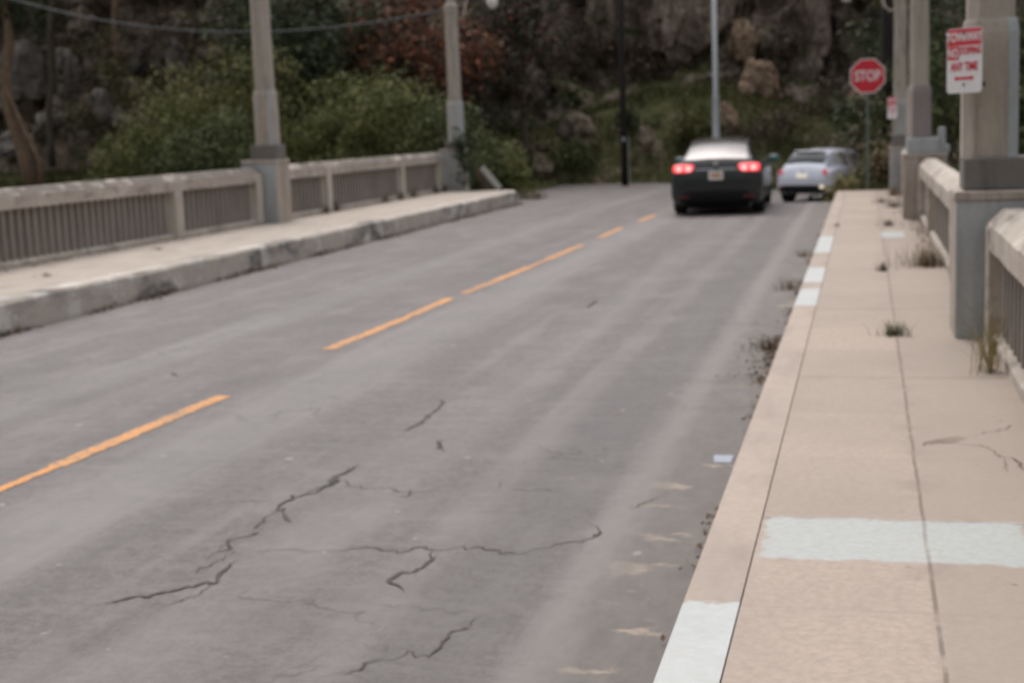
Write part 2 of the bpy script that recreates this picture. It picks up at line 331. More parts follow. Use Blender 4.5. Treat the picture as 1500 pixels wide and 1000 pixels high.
# ------------------------------------------------------------------ mesh builder
class MB:
    def __init__(s): s.v = []; s.f = []; s.m = []
    def add(s, vs, fs, mi=0):
        o = len(s.v); s.v += [tuple(v) for v in vs]; s.f += [tuple(i + o for i in f) for f in fs]; s.m += [mi] * len(fs); return s
    def box(s, a, b, mi=0):
        (x0, y0, z0), (x1, y1, z1) = a, b
        return s.add([(x0,y0,z0),(x1,y0,z0),(x1,y1,z0),(x0,y1,z0),(x0,y0,z1),(x1,y0,z1),(x1,y1,z1),(x0,y1,z1)],
                     [(0,3,2,1),(4,5,6,7),(0,1,5,4),(1,2,6,5),(2,3,7,6),(3,0,4,7)], mi)
    def rings(s, rs, mi=0, closed=True, caps=True):
        n = len(rs[0]); vs = [p for r in rs for p in r]; fs = []
        for i in range(len(rs) - 1):
            for j in range(n if closed else n - 1):
                k = (j + 1) % n; fs.append((i*n+j, i*n+k, (i+1)*n+k, (i+1)*n+j))
        if caps: fs += [tuple(range(n))[::-1], tuple((len(rs)-1)*n + j for j in range(n))]
        return s.add(vs, fs, mi)
    def lathe(s, prof, c=(0,0,0), n=8, rot=0., mi=0, caps=True):
        rs = [[(c[0]+r*math.cos(rot+2*math.pi*k/n), c[1]+r*math.sin(rot+2*math.pi*k/n), c[2]+z) for k in range(n)] for r, z in prof]
        return s.rings(rs, mi, True, caps)
    def octo(s, prof, c=(0,0,0), ch=.3, mi=0):
        """square section with chamfered corners: prof = (half width, z)"""
        rs = []
        for w, z in prof:
            k = w * (1 - ch)
            rs.append([(c[0]+x, c[1]+y, c[2]+z) for x, y in ((k,-w),(w,-k),(w,k),(k,w),(-k,w),(-w,k),(-w,-k),(-k,-w))])
        return s.rings(rs, mi)
    def tube(s, pts, rad, n=6, mi=0):
        pts = [Vector(p) for p in pts]; rs = []
        for i, p in enumerate(pts):
            t = (pts[min(i+1, len(pts)-1)] - pts[max(i-1, 0)]).normalized()
            a = t.orthogonal().normalized() if abs(t.z) > .9 else t.cross(Vector((0,0,1))).normalized()
            b = t.cross(a); r = rad[i] if isinstance(rad, (list, tuple)) else rad
            rs.append([p + a*r*math.cos(2*math.pi*k/n) + b*r*math.sin(2*math.pi*k/n) for k in range(n)])
        return s.rings(rs, mi)
    def prism(s, prof, y0, y1, mi=0):
        """(x, z) outline pushed along y"""
        return s.rings([[(x, y, z) for x, z in prof] for y in (y0, y1)], mi)
    def blob(s, c, r, e=.6, nu=14, nv=10, mi=0):
        sg = lambda t, k: math.copysign(abs(t) ** k, t); rs = []
        for i in range(nv + 1):
            a = -math.pi/2 + math.pi * (i + .02) / (nv + .04)
            rs.append([(c[0]+r[0]*sg(math.cos(a),e)*sg(math.cos(2*math.pi*j/nu),e), c[1]+r[1]*sg(math.cos(a),e)*sg(math.sin(2*math.pi*j/nu),e), c[2]+r[2]*sg(math.sin(a),e)) for j in range(nu)])
        return s.rings(rs, mi)
    def build(s, name, mats, parent=None, sm=False, bevel=0., loc=None):
        me = bpy.data.meshes.new(name); me.from_pydata(s.v, [], s.f); me.update()
        mats = mats if isinstance(mats, (list, tuple)) else [mats]
        for m in mats: me.materials.append(m)
        if len(mats) > 1: me.polygons.foreach_set('material_index', s.m)
        if sm: me.polygons.foreach_set('use_smooth', [True] * len(s.f))
        o = bpy.data.objects.new(name, me); C.objects.link(o)
        if parent: o.parent = parent
        if loc is not None: o.location = loc
        if bevel:
            b = o.modifiers.new('edge', 'BEVEL'); b.width = bevel; b.segments = 2; b.limit_method = 'ANGLE'
        return o
def tag(o, label=None, cat=None, group=None, kind=None):
    for k, v in (('label', label), ('category', cat), ('group', group), ('kind', kind)):
        if v: o[k] = v
    return o
def empty(name, loc=(0,0,0), rz=0., label=None, cat=None, group=None):
    o = bpy.data.objects.new(name, None); C.objects.link(o); o.location = loc; o.rotation_euler = (0, 0, rz)
    o.empty_display_size = .2
    return tag(o, label, cat, group)
def struct(o): o['kind'] = 'structure'; return o
def np_mesh(name, V, Fq, mat, parent=None, smooth_=False):
    me = bpy.data.meshes.new(name); V = np.asarray(V, np.float32); Fq = np.asarray(Fq, np.int32); k = Fq.shape[1]
    me.vertices.add(len(V)); me.vertices.foreach_set('co', V.ravel())
    me.loops.add(Fq.size); me.loops.foreach_set('vertex_index', Fq.ravel())
    me.polygons.add(len(Fq)); me.polygons.foreach_set('loop_start', np.arange(0, Fq.size, k, dtype=np.int32))
    me.update(calc_edges=True); me.materials.append(mat)
    if smooth_: me.polygons.foreach_set('use_smooth', [True] * len(Fq))
    o = bpy.data.objects.new(name, me); C.objects.link(o)
    if parent: o.parent = parent
    return o

# ------------------------------------------------------------------ setting: road, walks, kerbs
WR, WL = .26, .33           # top of right / left sidewalk
KX, SX, PX = -.622, -.415, .87      # kerb edge, kerb seam, parapet foot on the right side
LKX, LPX = -8.62, -10.86
def sstep(t, a, b):
    t = min(1, max(0, (t - a) / (b - a))); return t * t * (3 - 2 * t)
def road_z(x, y):
    return -.30 * sstep(y, 32.5, 39) * sstep(x, -7, -2.5) - .06 * sstep(y, 33, 40)
def grid(xs, ys, zf, name, mat, sm=True):
    V = [(x, y, zf(x, y)) for y in ys for x in xs]; n = len(xs)
    Fq = [(j*n+i, j*n+i+1, (j+1)*n+i+1, (j+1)*n+i) for j in range(len(ys)-1) for i in range(n-1)]
    return np_mesh(name, V, Fq, mat, None, sm)
mb_v, mb_f = [], []
def add_grid(xs, ys):
    o = len(mb_v); n = len(xs)
    mb_v.extend((x, y, road_z(x, y)) for y in ys for x in xs)
    mb_f.extend((o+j*n+i, o+j*n+i+1, o+(j+1)*n+i+1, o+(j+1)*n+i) for j in range(len(ys)-1) for i in range(n-1))
add_grid(np.linspace(LKX-.1, KX+.1, 30), np.linspace(-8, 35.5, 90))
add_grid(np.concatenate([np.linspace(-14, 2, 40), np.linspace(3, 50, 24)]), np.linspace(35.5, 48.5, 30))
struct(np_mesh('road', mb_v, mb_f, M['road'], None, True))
struct(MB().box((-11.6, -8, -1.1), (1.6, 34.8, -.42)).build('bridge_deck', M['conc']))
struct(MB().box((SX+.002, -8, -.4), (PX+.02, 32.8, WR)).build('sidewalk', M['walk']))
def rounded_end(x0, x1, y, r):      # outline of a walk ending in a rounded outer corner on the x1 side
    return [(x1 - r + r*math.cos(a), y - r + r*math.sin(a)) for a in np.linspace(0, math.pi/2, 7)] + [(x0, y)]
out = [(LPX-.02, -8), (LKX-.28, -8)] + rounded_end(LPX-.02, LKX-.28, 35.95, .8)
struct(MB().rings([[(x, y, -.4) for x, y in out], [(x, y, WL) for x, y in out]]).build('sidewalk', M['walk_plain']))
# left kerb: a battered strip outside the walk, chipped along its edge
ko = [(LKX, -8)] + [(LKX - 1.05 + 1.05*math.cos(a), 35.95 - .75 + 1.05*math.sin(a)) for a in np.linspace(0, math.pi/2, 9)] + [(LKX-2.2, 36.25)]
ki = [(LKX-.274, -8)] + [(LKX - 1.05 + .776*math.cos(a), 35.95 - .75 + .756*math.sin(a)) for a in np.linspace(0, math.pi/2, 9)] + [(LKX-2.2, 35.956)]
def densify(a, b):
    A, B = [a[0]], [b[0]]
    for k in range(1, 120):
        t = k / 120; A.append((a[0][0], a[0][1] + t*(a[1][1]-a[0][1]))); B.append((b[0][0], b[0][1] + t*(b[1][1]-b[0][1])))
    return A + a[1:], B + b[1:]
ko, ki = densify(ko, ki)
def kerb_rings():
    rs = []
    for (xo, yo), (xi, yi) in zip(ko, ki):
        ch = .022 + .028 * max(0, noise.noise((0, yo*1.3, 3.1))) + .02 * max(0, noise.noise((7, yo*5, 1)))
        wob = .012 * noise.noise((2, yo*2.2, 0)); dx, dy = xo - xi, yo - yi; l = math.hypot(dx, dy) or 1; ux, uy = dx/l, dy/l
        rs.append([(xi, yi, -.4), (xo+ux*.02, yo+uy*.02, -.4), (xo+ux*(.015+wob), yo+uy*.015, .05), (xo+ux*wob, yo, WL-.005-ch), (xo-ux*ch, yo-uy*ch, WL+.004), (xi, yi, WL+.004)])
    return rs
struct(MB().rings(kerb_rings()).build('kerb', M['kerbl']))
# right kerb: profile with a rounded arris
kp = [(SX-.003, -.4), (SX-.003, WR+.003), (KX+.03, WR+.003), (KX+.008, WR-.008), (KX, WR-.03), (KX-.012, -.4)]
struct(MB().prism(kp, -8, 32.8).build('kerb', M['kerbtop']))

def sheet(name, pts, mat, z, kind='structure'):
    o = MB().add([(x, y, z) for x, y in pts], [tuple(range(len(pts)))]).build(name, mat)
    if o.data.polygons[0].normal.z < 0: o.data.flip_normals()
    o['kind'] = kind; return o
# yellow dashes
def dash(p0, p1, w, mat):
    a, b = gz(*p0), gz(*p1); d = (b - a).normalized(); n = Vector((-d.y, d.x, 0)) * w / 2
    k = 40; L, Rr = [], []
    for i in range(k + 1):
        q = a.lerp(b, i / k); e = random.uniform(-.03, .03)
        L.append((q + n*(1+e*6)).xy[:]); Rr.append((q - n*(1-e*6)).xy[:])
    return sheet('lane_marking', Rr + L[::-1], mat, .004)
dash((-60, 742), (82, 683), .075, M['yellow_worn'])
for a, b in (((82, 683), (327, 580)), ((480, 512), (592, 467)), ((602, 462), (660, 437)), ((680, 430), (776, 391)), ((803, 380), (852, 359)), ((878, 348), (911, 334)), ((935, 325), (960, 315))):
    dash(a, b, .125, M['yellow'] if a[0] < 700 else M['yellow_worn'])
dash((592, 467), (602, 462), .08, M['yellow_worn']); dash((776, 391), (803, 380), .06, M['yellow_worn'])
def paint_patch(pxs, z, mat, name='paint_patch', wob=.008):
    pts = [gz(x, y, z) for x, y in pxs]; out = []
    for i, p in enumerate(pts):
        q = pts[(i+1) % len(pts)]
        for k in range(8): 
            r = p.lerp(q, k/8); out.append((r.x + wob*noise.noise((r.x*9, r.y*9, 1)), r.y + wob*noise.noise((r.x*9, r.y*9, 5))))
    return sheet(name, out, mat, z + .004)
paint_patch([(1046, 667), (1076, 667), (1072, 678), (1044, 678)], 0, M['blue_paint'])

# cracks: dirt-filled ribbons of uneven width
def crack(pxs, w, z=0.):
    P = [gz(x, y, z) for x, y in pxs]; Q = []
    for a, b in zip(P, P[1:]):
        n = max(2, int((b - a).length / .022))
        for k in range(n): 
            q = a.lerp(b, k / n); s = .048
            Q.append(q + Vector((s*noise.noise((q.x*7, q.y*7, 2)) + .8*s*noise.noise((q.x*23, q.y*23, 2)), 1.6*s*noise.noise((q.x*7, q.y*7, 8)) + 1.3*s*noise.noise((q.x*23, q.y*23, 9)), 0)))
    Q.append(P[-1]); L, Rr = [], []
    for i, q in enumerate(Q):
        t = (Q[min(i+1, len(Q)-1)] - Q[max(i-1, 0)]).normalized(); n = Vector((-t.y, t.x, 0))
        e = min(1, i/6, (len(Q)-1-i)/6) * .85 + .15
        ww = .72 * w * e * max(.25, .6 + .7 * noise.noise((q.x*4, q.y*4, 4)) + .6*noise.noise((q.x*31, q.y*31, 6)))
        L.append(q + n*ww); Rr.append(q - n*ww)
    n = len(Q); cr_mb.add([(p.x, p.y, z + .005) for p in L + Rr], [(n+i, n+i+1, i+1, i) for i in range(n-1)])
cr_mb = MB()
z1 = lambda *p: [(x/2, 500 + y/2) for x, y in p]
z2 = lambda *p: [(500 + x/2.2217, 550 + y/2.2217) for x, y in p]
crack(z1((1052,362),(1010,385),(975,410),(930,440),(850,460),(815,490),(850,530)), .024)
crack(z1((1000,405),(1012,422)), .016)
crack(z1((770,555),(680,585),(690,605),(610,635)), .022)
crack(z1((690,650),(640,695),(500,735),(280,775)), .018)
for _ in (0,):
    crack(z1((1030,372),(985,392),(940,425),(880,455)), .007); crack(z1((770,560),(720,570),(680,590),(640,622)), .007); crack(z1((690,600),(660,640),(600,660),(560,690)), .006)
    crack(z1((815,490),(780,520),(770,555)), .008); crack(z1((640,695),(600,725),(520,760),(430,770)), .006)
crack(z1((820,465),(700,470),(500,480)), .0035); crack(z1((610,635),(520,640)), .0035)
crack(z1((1000,425),(1100,432),(1200,440)), .004); crack(z1((690,630),(760,610),(960,610),(1200,605)), .0035)
crack(z2((0,360),(250,375),(500,372),(740,370)), .0045); crack(z2((505,365),(520,335)), .009); crack(z2((205,395),(225,372)), .018)
crack(z2((0,565),(300,570),(600,570),(720,550),(830,535),(850,505),(810,478)), .009)
crack(z2((940,435),(1000,412),(1060,385)), .009); crack(z2((1060,410),(1220,405)), .0035)
crack(z2((305,570),(250,620),(185,665),(205,700)), .02)
crack(z2((-80,990),(0,960),(170,915),(310,900),(390,840),(470,780)), .010); crack(z2((100,735),(280,760),(450,780)), .004)
crack(z2((170,915),(100,880),(60,870)), .0035)
crack(z2((205,185),(250,158),(290,130),(330,80)), .014); crack(z2((315,250),(330,215),(370,200)), .014)
crack(z2((860,10),(1000,15),(1200,18),(1330,15)), .0045)
crack([(250,545),(262,552)], .02); crack([(860,452),(872,440)], .02); crack([(980,462),(990,458)], .02)
struct(cr_mb.build('road_crack', M['crack']))
cr_mb = MB()
crack([(1345,652),(1372,647),(1400,648)], .012, WR); crack([(1400,648),(1440,655),(1470,672),(1500,690)], .008, WR); crack([(1470,672),(1465,690)], .006, WR)
crack([(1428,640),(1460,630),(1496,622)], .007, WR); crack([(1150,820),(1128,822)], .008, WR)
struct(cr_mb.build('sidewalk_crack', M['crack']))

# verges, ground, hillside
def verge(x0, x1, y0, y1, h, nm, f=None):
    xs = np.linspace(x0, x1, max(6, int((x1-x0)/.4))); ys = np.linspace(y0, y1, max(6, int((y1-y0)/.4)))
    def z(x, y):
        e = min(x-x0, x1-x, y-y0, y1-y); k = sstep(e, 0, .5)
        return -.45 + k * (h + .45 + .12 * noise.fractal((x*.8, y*.8, 0), 1, 2, 4))
    return struct(grid(xs, ys, z, nm, M['soil'], False))
verge(-46, -9.75, 36.2, 47.6, .12, 'verge'); verge(KX-.1, 14, 32.7, 36.6, .12, 'verge')

def hill_base(x):      # where the bank starts, its height, its depth
    c = math.exp(-((x + 6.5) / 5.5) ** 2)
    l = sstep(-x, 14, 20)
    h = .50 * l + (1 - l) * (.9 + 1.9 * c + .9 * sstep(x, -3, 2))
    w = 2.4 * l + (1 - l) * (3.2 + 1.6 * c)
    y0 = 47.2 + .8 * noise.noise((x * .12, 0, 0))
    return y0, h, w
hx = np.concatenate([np.linspace(-90, -42, 24), np.linspace(-41.6, 12, 300), np.linspace(13, 70, 26)])
rows = [('b', t) for t in np.linspace(0, 1, 16)] + [('s', t) for t in np.linspace(.1, 1, 8)] + [('c', t) for t in np.linspace(.012, .42, 48)] + [('c', t) for t in np.linspace(.45, 1, 16)] + [('p', t) for t in (.1, .3, .6, 1)]
CLF_H, CLF_D = 20., 7.5
def hill_pt(x, row):
    y0, h, w = hill_base(x); k, t = row
    if k == 'b':
        z = -.55 + (h + .55) * (t ** .9); y = y0 + w * t; amp = .22 * math.sin(math.pi * t) + .05
        return Vector((x, y, z + amp * noise.fractal((x*.6, y*.6, 1), 1, 2, 4)))
    if k == 's': return Vector((x, y0 + w + 2.2*t, h + .35*t + .15 * noise.fractal((x*.5, t*2, 4), 1, 2, 4)))
    yb, zb = y0 + w + 2.2, h + .35
    if k == 'c':
        p = Vector((x, yb + CLF_D * t ** 1.15, zb + CLF_H * t)); f = min(1, t * 14)
        q = Vector((p.x, p.y, p.z * .8))
        d1, c1 = noise.voronoi(q / 2.6 + Vector((noise.noise(q*.4)*.4, 0, 0))); d2, c2 = noise.voronoi(q / .95 + Vector((3, noise.noise(q)*.3, 0)))
        o = 1.5 * (noise.cell(c1[0]*7.3) - .3) + .55 * (noise.cell(c2[0]*9.1) - .3) + .5 * noise.turbulence(q*1.7, 4, False) - .35 * math.exp(-(d2[1]-d2[0])*14) - .5*math.exp(-(d1[1]-d1[0])*12) + 1.3*noise.noise(q*.16)
        p.y -= o * f; p.z += .25 * o * f; p.x += .5 * f * noise.noise(q * .9); return p
    return Vector((x, yb + CLF_D + 70*t, zb + CLF_H + 6*t + 1.5*noise.noise((x*.1, t*4, 0))))
HV = [hill_pt(x, r) for r in rows for x in hx]; nx_ = len(hx)
HF = [(j*nx_+i, j*nx_+i+1, (j+1)*nx_+i+1, (j+1)*nx_+i) for j in range(len(rows)-1) for i in range(nx_-1)]
struct(np_mesh('hillside', [tuple(v) for v in HV], HF, M['cliff']))
NB, NS = 16, 8
gxs = np.concatenate([[-700, -300, -140], np.linspace(-92, 72, 42), [140, 300, 700]]); gys = np.concatenate([[-700, -300, -120], np.linspace(-60, 30, 24), np.linspace(31.5, 46, 12), [60, 128, 300, 700]])
def ground_z(x, y):      # the gully under the bridge; unseen rise behind the near end, added to block sky light
    return -6 + 5.35 * sstep(y, 29.5, 34.5) + 32 * sstep(-y, 11, 40) + .3 * noise.noise((x*.15, y*.15, 0))
struct(grid(gxs, gys, ground_z, 'ground', M['soil']))

def pick_hill(px, py):
    """the hillside point that lies on this line of sight (nearest vertex of the sheet)"""
    return Vector(HV[int(_hidx(px, py))])
_HA = np.array([tuple(v) for v in HV]); _q = (_HA - np.array([0, 0, CAMZ])) @ CM.T
_HP = np.stack([750 + F*_q[:,0]/-_q[:,2], 500 - F*_q[:,1]/-_q[:,2]], 1)
def _hidx(px, py):
    d = ((_HP - (px, py)) ** 2).sum(1); near = np.nonzero(d < 260)[0]
    if len(near) == 0: return d.argmin()
    return near[_HA[near, 1].argmin()]

# ------------------------------------------------------------------ railings
def railing(name, y0, y1, side, posts, label, sp, zw, slim=True):
    """concrete balustrade; side -1 = left of the road, its road face towards +x; drift follows the bridge"""
    root = empty(name, (0, (y0+y1)/2, zw), 0, label, 'railing', 'concrete railings along the bridge walks')
    s = side; oy = -(y0+y1)/2
    x0 = LPX if s < 0 else PX
    root.location.x = x0; H = 1.04 if s < 0 else .95
    X = lambda a: s * a      # a = distance outwards from the road face
    cuts = [y0] + [p for p in posts] + [y1]
    base = MB().prism([(X(0), -.06), (X(.30), -.06), (X(.30), .07), (X(.26), .09), (X(.04), .09), (X(0), .07)] , y0+oy, y1+oy)
    base.build('base_rail', M['rail'], root, bevel=.008)
    n = max(8, int((y1-y0)/.25)); prof = [(-.02, H-.27), (.30, H-.27), (.30, H-.07), (.22, H), (.09, H), (-.02, H-.10)]
    rs = []
    for i in range(n+1):
        y = y0 + (y1-y0)*i/n; w = .012*noise.noise((s*4, y*1.7, 0)); c = .02*max(0, noise.noise((s*9, y*3.3, 2)))
        rs.append([(X(a)+(w*.4 if k in (0,5) else 0), y+oy, z - (c if k in (4,5) else 0) + w*.5) for k, (a, z) in enumerate(prof)])
    MB().rings(rs).build('top_rail', M['railtop'] if s < 0 else M['rail'], root)
    for p in [y0+.13] + list(posts) + [y1-.13]:
        MB().box((X(-.03), p-.13+oy, -.05), (X(.29), p+.13+oy, H-.12)).build('post', M['post'] if s < 0 else M['rail'], root, bevel=.012)
    bm = MB().box((-.03, -.042, .08), (.03, .042, H-.25)); first = None
    ps = sorted([y0+.13] + list(posts) + [y1-.13])
    for a, b in zip(ps, ps[1:]):
        a, b = a+.13, b-.13; k = max(1, round((b-a)/sp) - 1)
        for i in range(k):
            y = a + (b-a)*(i+1)/(k+1)
            if first is None: o = first = bm.build('baluster', M['balus'], root)
            else: o = first.copy(); C.objects.link(o); o.parent = root
            o.location = (X(.085), y+oy, 0)
    return root
railing('bridge_railing', 11.6, 24.62, -1, (15.4, 21.25), 'chipped balustrade across the road, before the column near the shrubs', .187, WL)
railing('bridge_railing', 25.34, 36.35, -1, (28.05, 33.0), 'balustrade between the two columns across the road, weeds along its foot', .187, WL)
railing('bridge_railing', -2., 10.74, 1, (1.5, 7.2), 'balustrade running out of frame nearest the camera, beside the cracked slabs', .24, WR)
r2 = railing('bridge_railing', 11.56, 23.3, 1, (14.6, 20.0), 'balustrade beyond the column with the red and white sign', .187, WR)
r3 = railing('bridge_railing', 24.05, 32.2, 1, (27., 30.), 'short balustrade half hidden between the two far columns near the stop sign', .187, WR)
r2.location.x -= .03; r3.location.x -= .09

# ------------------------------------------------------------------ lamp columns
def lamp_post(y, xc, xf, side, zw, ped, pl, low, top, wl, wu, label, pm, lm, lmat=None, step=False, hd=.30, globe=True):
    """ped / pl / low / top: heights above the walk of pedestal, plinth, lower shaft and capital; xf: pedestal face"""
    s = side; root = empty('lamp_post', (xc, y, zw), 0, label, 'lamp post', 'concrete lamp columns on the bridge')
    f = (xf - xc)      # road face offset
    back = .42 * s
    lo, hi = min(f, back), max(f, back)
    p = MB().box((lo, -hd, -.05), (hi, hd, ped-.07)); p.m = [0]*6
    p.m[2] = 1
    p.box((lo-.012, -hd-.012, ped-.07), (hi+.012, hd+.012, ped), 0)
    p.build('pedestal', [M['conc'], pm], root, bevel=.012)
    d = MB().box((f*.78 if s > 0 else -.27, -.23, ped), (.30 if s > 0 else f*.96, .23, pl))
    if step: d.box((.30, -.2, ped), (.40, .2, pl+.15)); d.box((.40, -.22, ped), (.46, .22, pl-.12))
    d.build('plinth', M['plinth'] if s < 0 or not step else M['gpaint'], root, bevel=.015)
    w = MB().octo([(wl, pl), (wl*.985, low-.10), (wl*.93, low-.03), (wu*1.06, low)], ch=.42)
    for i in range(len(w.f)):
        if i % 8 in lm and i < 24: w.m[i] = 1
    w.build('lower_shaft', [M['conc'], lmat or pm], root)
    u = MB().octo([(wu, low), (wu*.98, low+.5), (wu*.92, top-.18)], ch=.45); u.build('upper_shaft', M['conc'], root)
    MB().octo([(wu*.9, top-.18), (wu*1.02, top-.14), (wu*1.02, top-.08), (wu*.92, top-.06), (wu*1.05, top+.02), (wu*.7, top+.1), (wu*.45, top+.32), (.03, top+.42)], ch=.45).build('capital', M['conc'], root)
    for sg in ((-s,) if globe else ()):
        pts = [(sg*wu*.8, 0, top-.30), (sg*.22, 0, top-.34), (sg*.34, 0, top-.22), (sg*.42, 0, top+.1), (sg*.60, 0, top+.42), (sg*.85, 0, top+.5), (sg*1.05, 0, top+.42), (sg*1.13, 0, top+.3)]
        MB().tube(pts, [.03]*8, 8).build('lamp_arm', M['conc'], root, True)
        g = MB().lathe([(.03, .38), (.09, .36), (.1, .31)], (sg*1.13, 0, top-.06), 14).build('lamp_cap', M['darkmetal'], root, True)
        MB().lathe([(.02, -.04), (.08, -.02), (.135, .06), (.155, .15), (.14, .24), (.095, .31)], (sg*1.13, 0, top-.06), 16).build('globe', M['globe'], root, True)
    return root
lamp_post(11.1, .885, .64, 1, WR, 1.075, 1.31, 2.30, 4.2, .195, .163, 'lamp column carrying the red and white sign, grey painted pedestal', M['gpaint'], (0,))
lamp_post(23.68, .83, .585, 1, WR, 1.03, 1.27, 2.08, 4.1, .185, .15, 'lamp column with mauve painted lower shaft, second from the camera on our walk', M['conc'], (0, 7), M['tanpaint'], True)
lamp_post(32.6, .745, .53, 1, WR, .95, 1.2, 1.98, 4.2, .165, .14, 'lamp column with a small sign strapped on, closest to the stop sign', M['lpaint_lit'], (0, 7))
lamp_post(24.98, -10.83, -10.57, -1, WL, 1.17, 1.44, 2.45, 4.9, .20, .165, 'tall lamp column across the road, dark plinth above a grey painted pedestal', M['gpaint'], (0,), M['lpaint_lit'], hd=.33)  # pale lower-shaft face: brighter light from the road side, set as colour
lamp_post(36.75, -10.55, -10.3, -1, WL, 1.1, 1.3, 2.35, 4.78, .2, .165, 'lamp column at the far end of the left railing, ivy round its foot', M['lpaint_lit'], (0, 1, 7), hd=.25)

# ------------------------------------------------------------------ signs
def text_mesh(txt, size, mat, parent, loc, sx=1., bold=.0, name='lettering'):
    cu = bpy.data.curves.new(name, 'FONT'); cu.body = txt; cu.size = size; cu.align_x = 'CENTER'; cu.align_y = 'CENTER'; cu.extrude = .001; cu.offset = bold
    o = bpy.data.objects.new('tmp', cu); C.objects.link(o); dg = bpy.context.evaluated_depsgraph_get()
    me = bpy.data.meshes.new_from_object(o.evaluated_get(dg)); bpy.data.objects.remove(o)
    me.materials.clear(); me.materials.append(mat)
    t = bpy.data.objects.new(name, me); C.objects.link(t); t.parent = parent
    t.rotation_euler = (R(90), 0, 0); t.location = loc; t.scale = (sx, 1, 1); return t
ss = empty('stop_sign', (.058, 33.2, 0), 0, 'red octagonal stop sign on a thin green post', 'stop sign')
MB().box((-.025, -.012, -.1), (.025, .012, 3.05)).build('sign_post', M['greenpost'], ss, bevel=.004)
oc = lambda r, y: [(r*math.cos(math.pi/8 + k*math.pi/4), y, r*math.sin(math.pi/8 + k*math.pi/4)) for k in range(8)]
pl = MB().rings([oc(.412, -.018), oc(.412, -.022)]).build('sign_plate', M['white_sign'], ss, loc=(0, 0, 2.775))
MB().rings([oc(.383, -.0225), oc(.383, -.0245)]).build('red_field', M['red_sign'], pl)
text_mesh('STOP', .32, M['white_sign'], pl, (0, -.0265, -.005), .74, .008)

def parking_sign(loc, rz, label, bracket):
    root = empty('parking_sign', loc, rz, label, 'sign')
    p = MB().rings([[(sx*(.1525-(c*.018)), y, sz*(.2285-((1-c)*.018))) for sx, sz, c in ((1,-1,1),(1,-1,0),(1,1,0),(1,1,1),(-1,1,1),(-1,1,0),(-1,-1,0),(-1,-1,1))] for y in (.001, -.002)]).build('sign_plate', M['white_sign'], root)
    MB().box((-.146, -.0042, .105), (.146, -.0028, .222)).build('red_band', M['red_sign'], p)
    text_mesh('TOW', .085, M['white_sign'], p, (-.075, -.0058, .163), .8, .003); text_mesh('AWAY', .085, M['white_sign'], p, (.07, -.0058, .163), .62, .003)
    MB().box((-.146, -.0042, .008), (-.048, -.0028, .1)).build('red_panel', M['red_sign'], p)
    text_mesh('NO', .085, M['white_sign'], p, (-.097, -.0058, .052), .7, .002)
    text_mesh('STOPPING', .07, M['red_sign'], p, (.05, -.0045, .065), .58, .002)
    text_mesh('ANY TIME', .085, M['red_sign'], p, (0, -.0045, -.045), .62, .002)
    MB().add([(-.09,-.0045,-.125),(-.06,-.0045,-.145),(-.06,-.0045,-.135),(.06,-.0045,-.135),(.06,-.0045,-.145),(.09,-.0045,-.125),(.06,-.0045,-.105),(.06,-.0045,-.115),(-.06,-.0045,-.115),(-.06,-.0045,-.105)], [tuple(range(10))]).build('arrow', M['red_sign'], p)
    for z in (-.17, .19):
        MB().lathe([(.009, 0), (.009, .006), (.004, .008)], (0, 0, 0), 8).build('bolt', M['darkmetal'], p, loc=(0, -.006, z)).rotation_euler = (R(90), 0, 0)
    bx, by = bracket
    MB().box((-.02, .002, -.19), (bx, .016, -.155)).build('bracket', M['darkmetal'], root)
    return root
parking_sign((.69, 10.82, 2.265), R(-42), 'red and white no stopping sign strapped to the column closest to us', (.17, 0))
parking_sign((.575, 32.3, 2.05), R(-50), 'small red and white sign on the farthest column of our walk', (.12, 0))

# ------------------------------------------------------------------ poles, cable
up = empty('utility_pole', tuple(at(915, 250, 46.2)), 0, 'dark wooden pole standing on the grassy bank', 'utility pole')
MB().lathe([(.115, -.6), (.105, 2.5), (.09, 10)], n=10).build('pole', M['wood_pole'], up, True)
MB().box((-.05, -.13, .95), (.06, -.1, 1.08)).build('tag_plate', M['steel'], up)
MB().tube([(.15, -.03, -.5), (.15, -.03, 1.1)], .022, 6).build('conduit', M['steel'], up)
up2 = empty('utility_pole', (.60, 41.5, -.3), 0, 'black wooden pole mostly hidden behind the farthest column', 'utility pole')
MB().lathe([(.17, -.3), (.16, 4), (.14, 10)], n=10).build('pole', M['wood_pole'], up2, True)
MB().box((-.9, -.06, 8.6), (.9, .06, 8.74)).build('crossarm', M['wood_pole'], up2)
b = at(1050, 250, 45.8)
sl = empty('street_light', (b.x, b.y, -.3), 0, 'slim grey steel street light rising behind the black car', 'street light')
MB().lathe([(.16, 0), (.16, .3), (.125, .32), (.12, 2.9), (.11, 3.0), (.085, 3.05), (.07, 8.)], n=12).build('pole', M['steel'], sl, True)
MB().tube([(0, 0, 7.9), (.1, -.5, 8.25), (.15, -1.6, 8.5)], .04, 8).build('lamp_arm', M['steel'], sl, True)
MB().blob((.16, -1.9, 8.5), (.14, .36, .07)).build('lamp_head', M['steel'], sl, True)
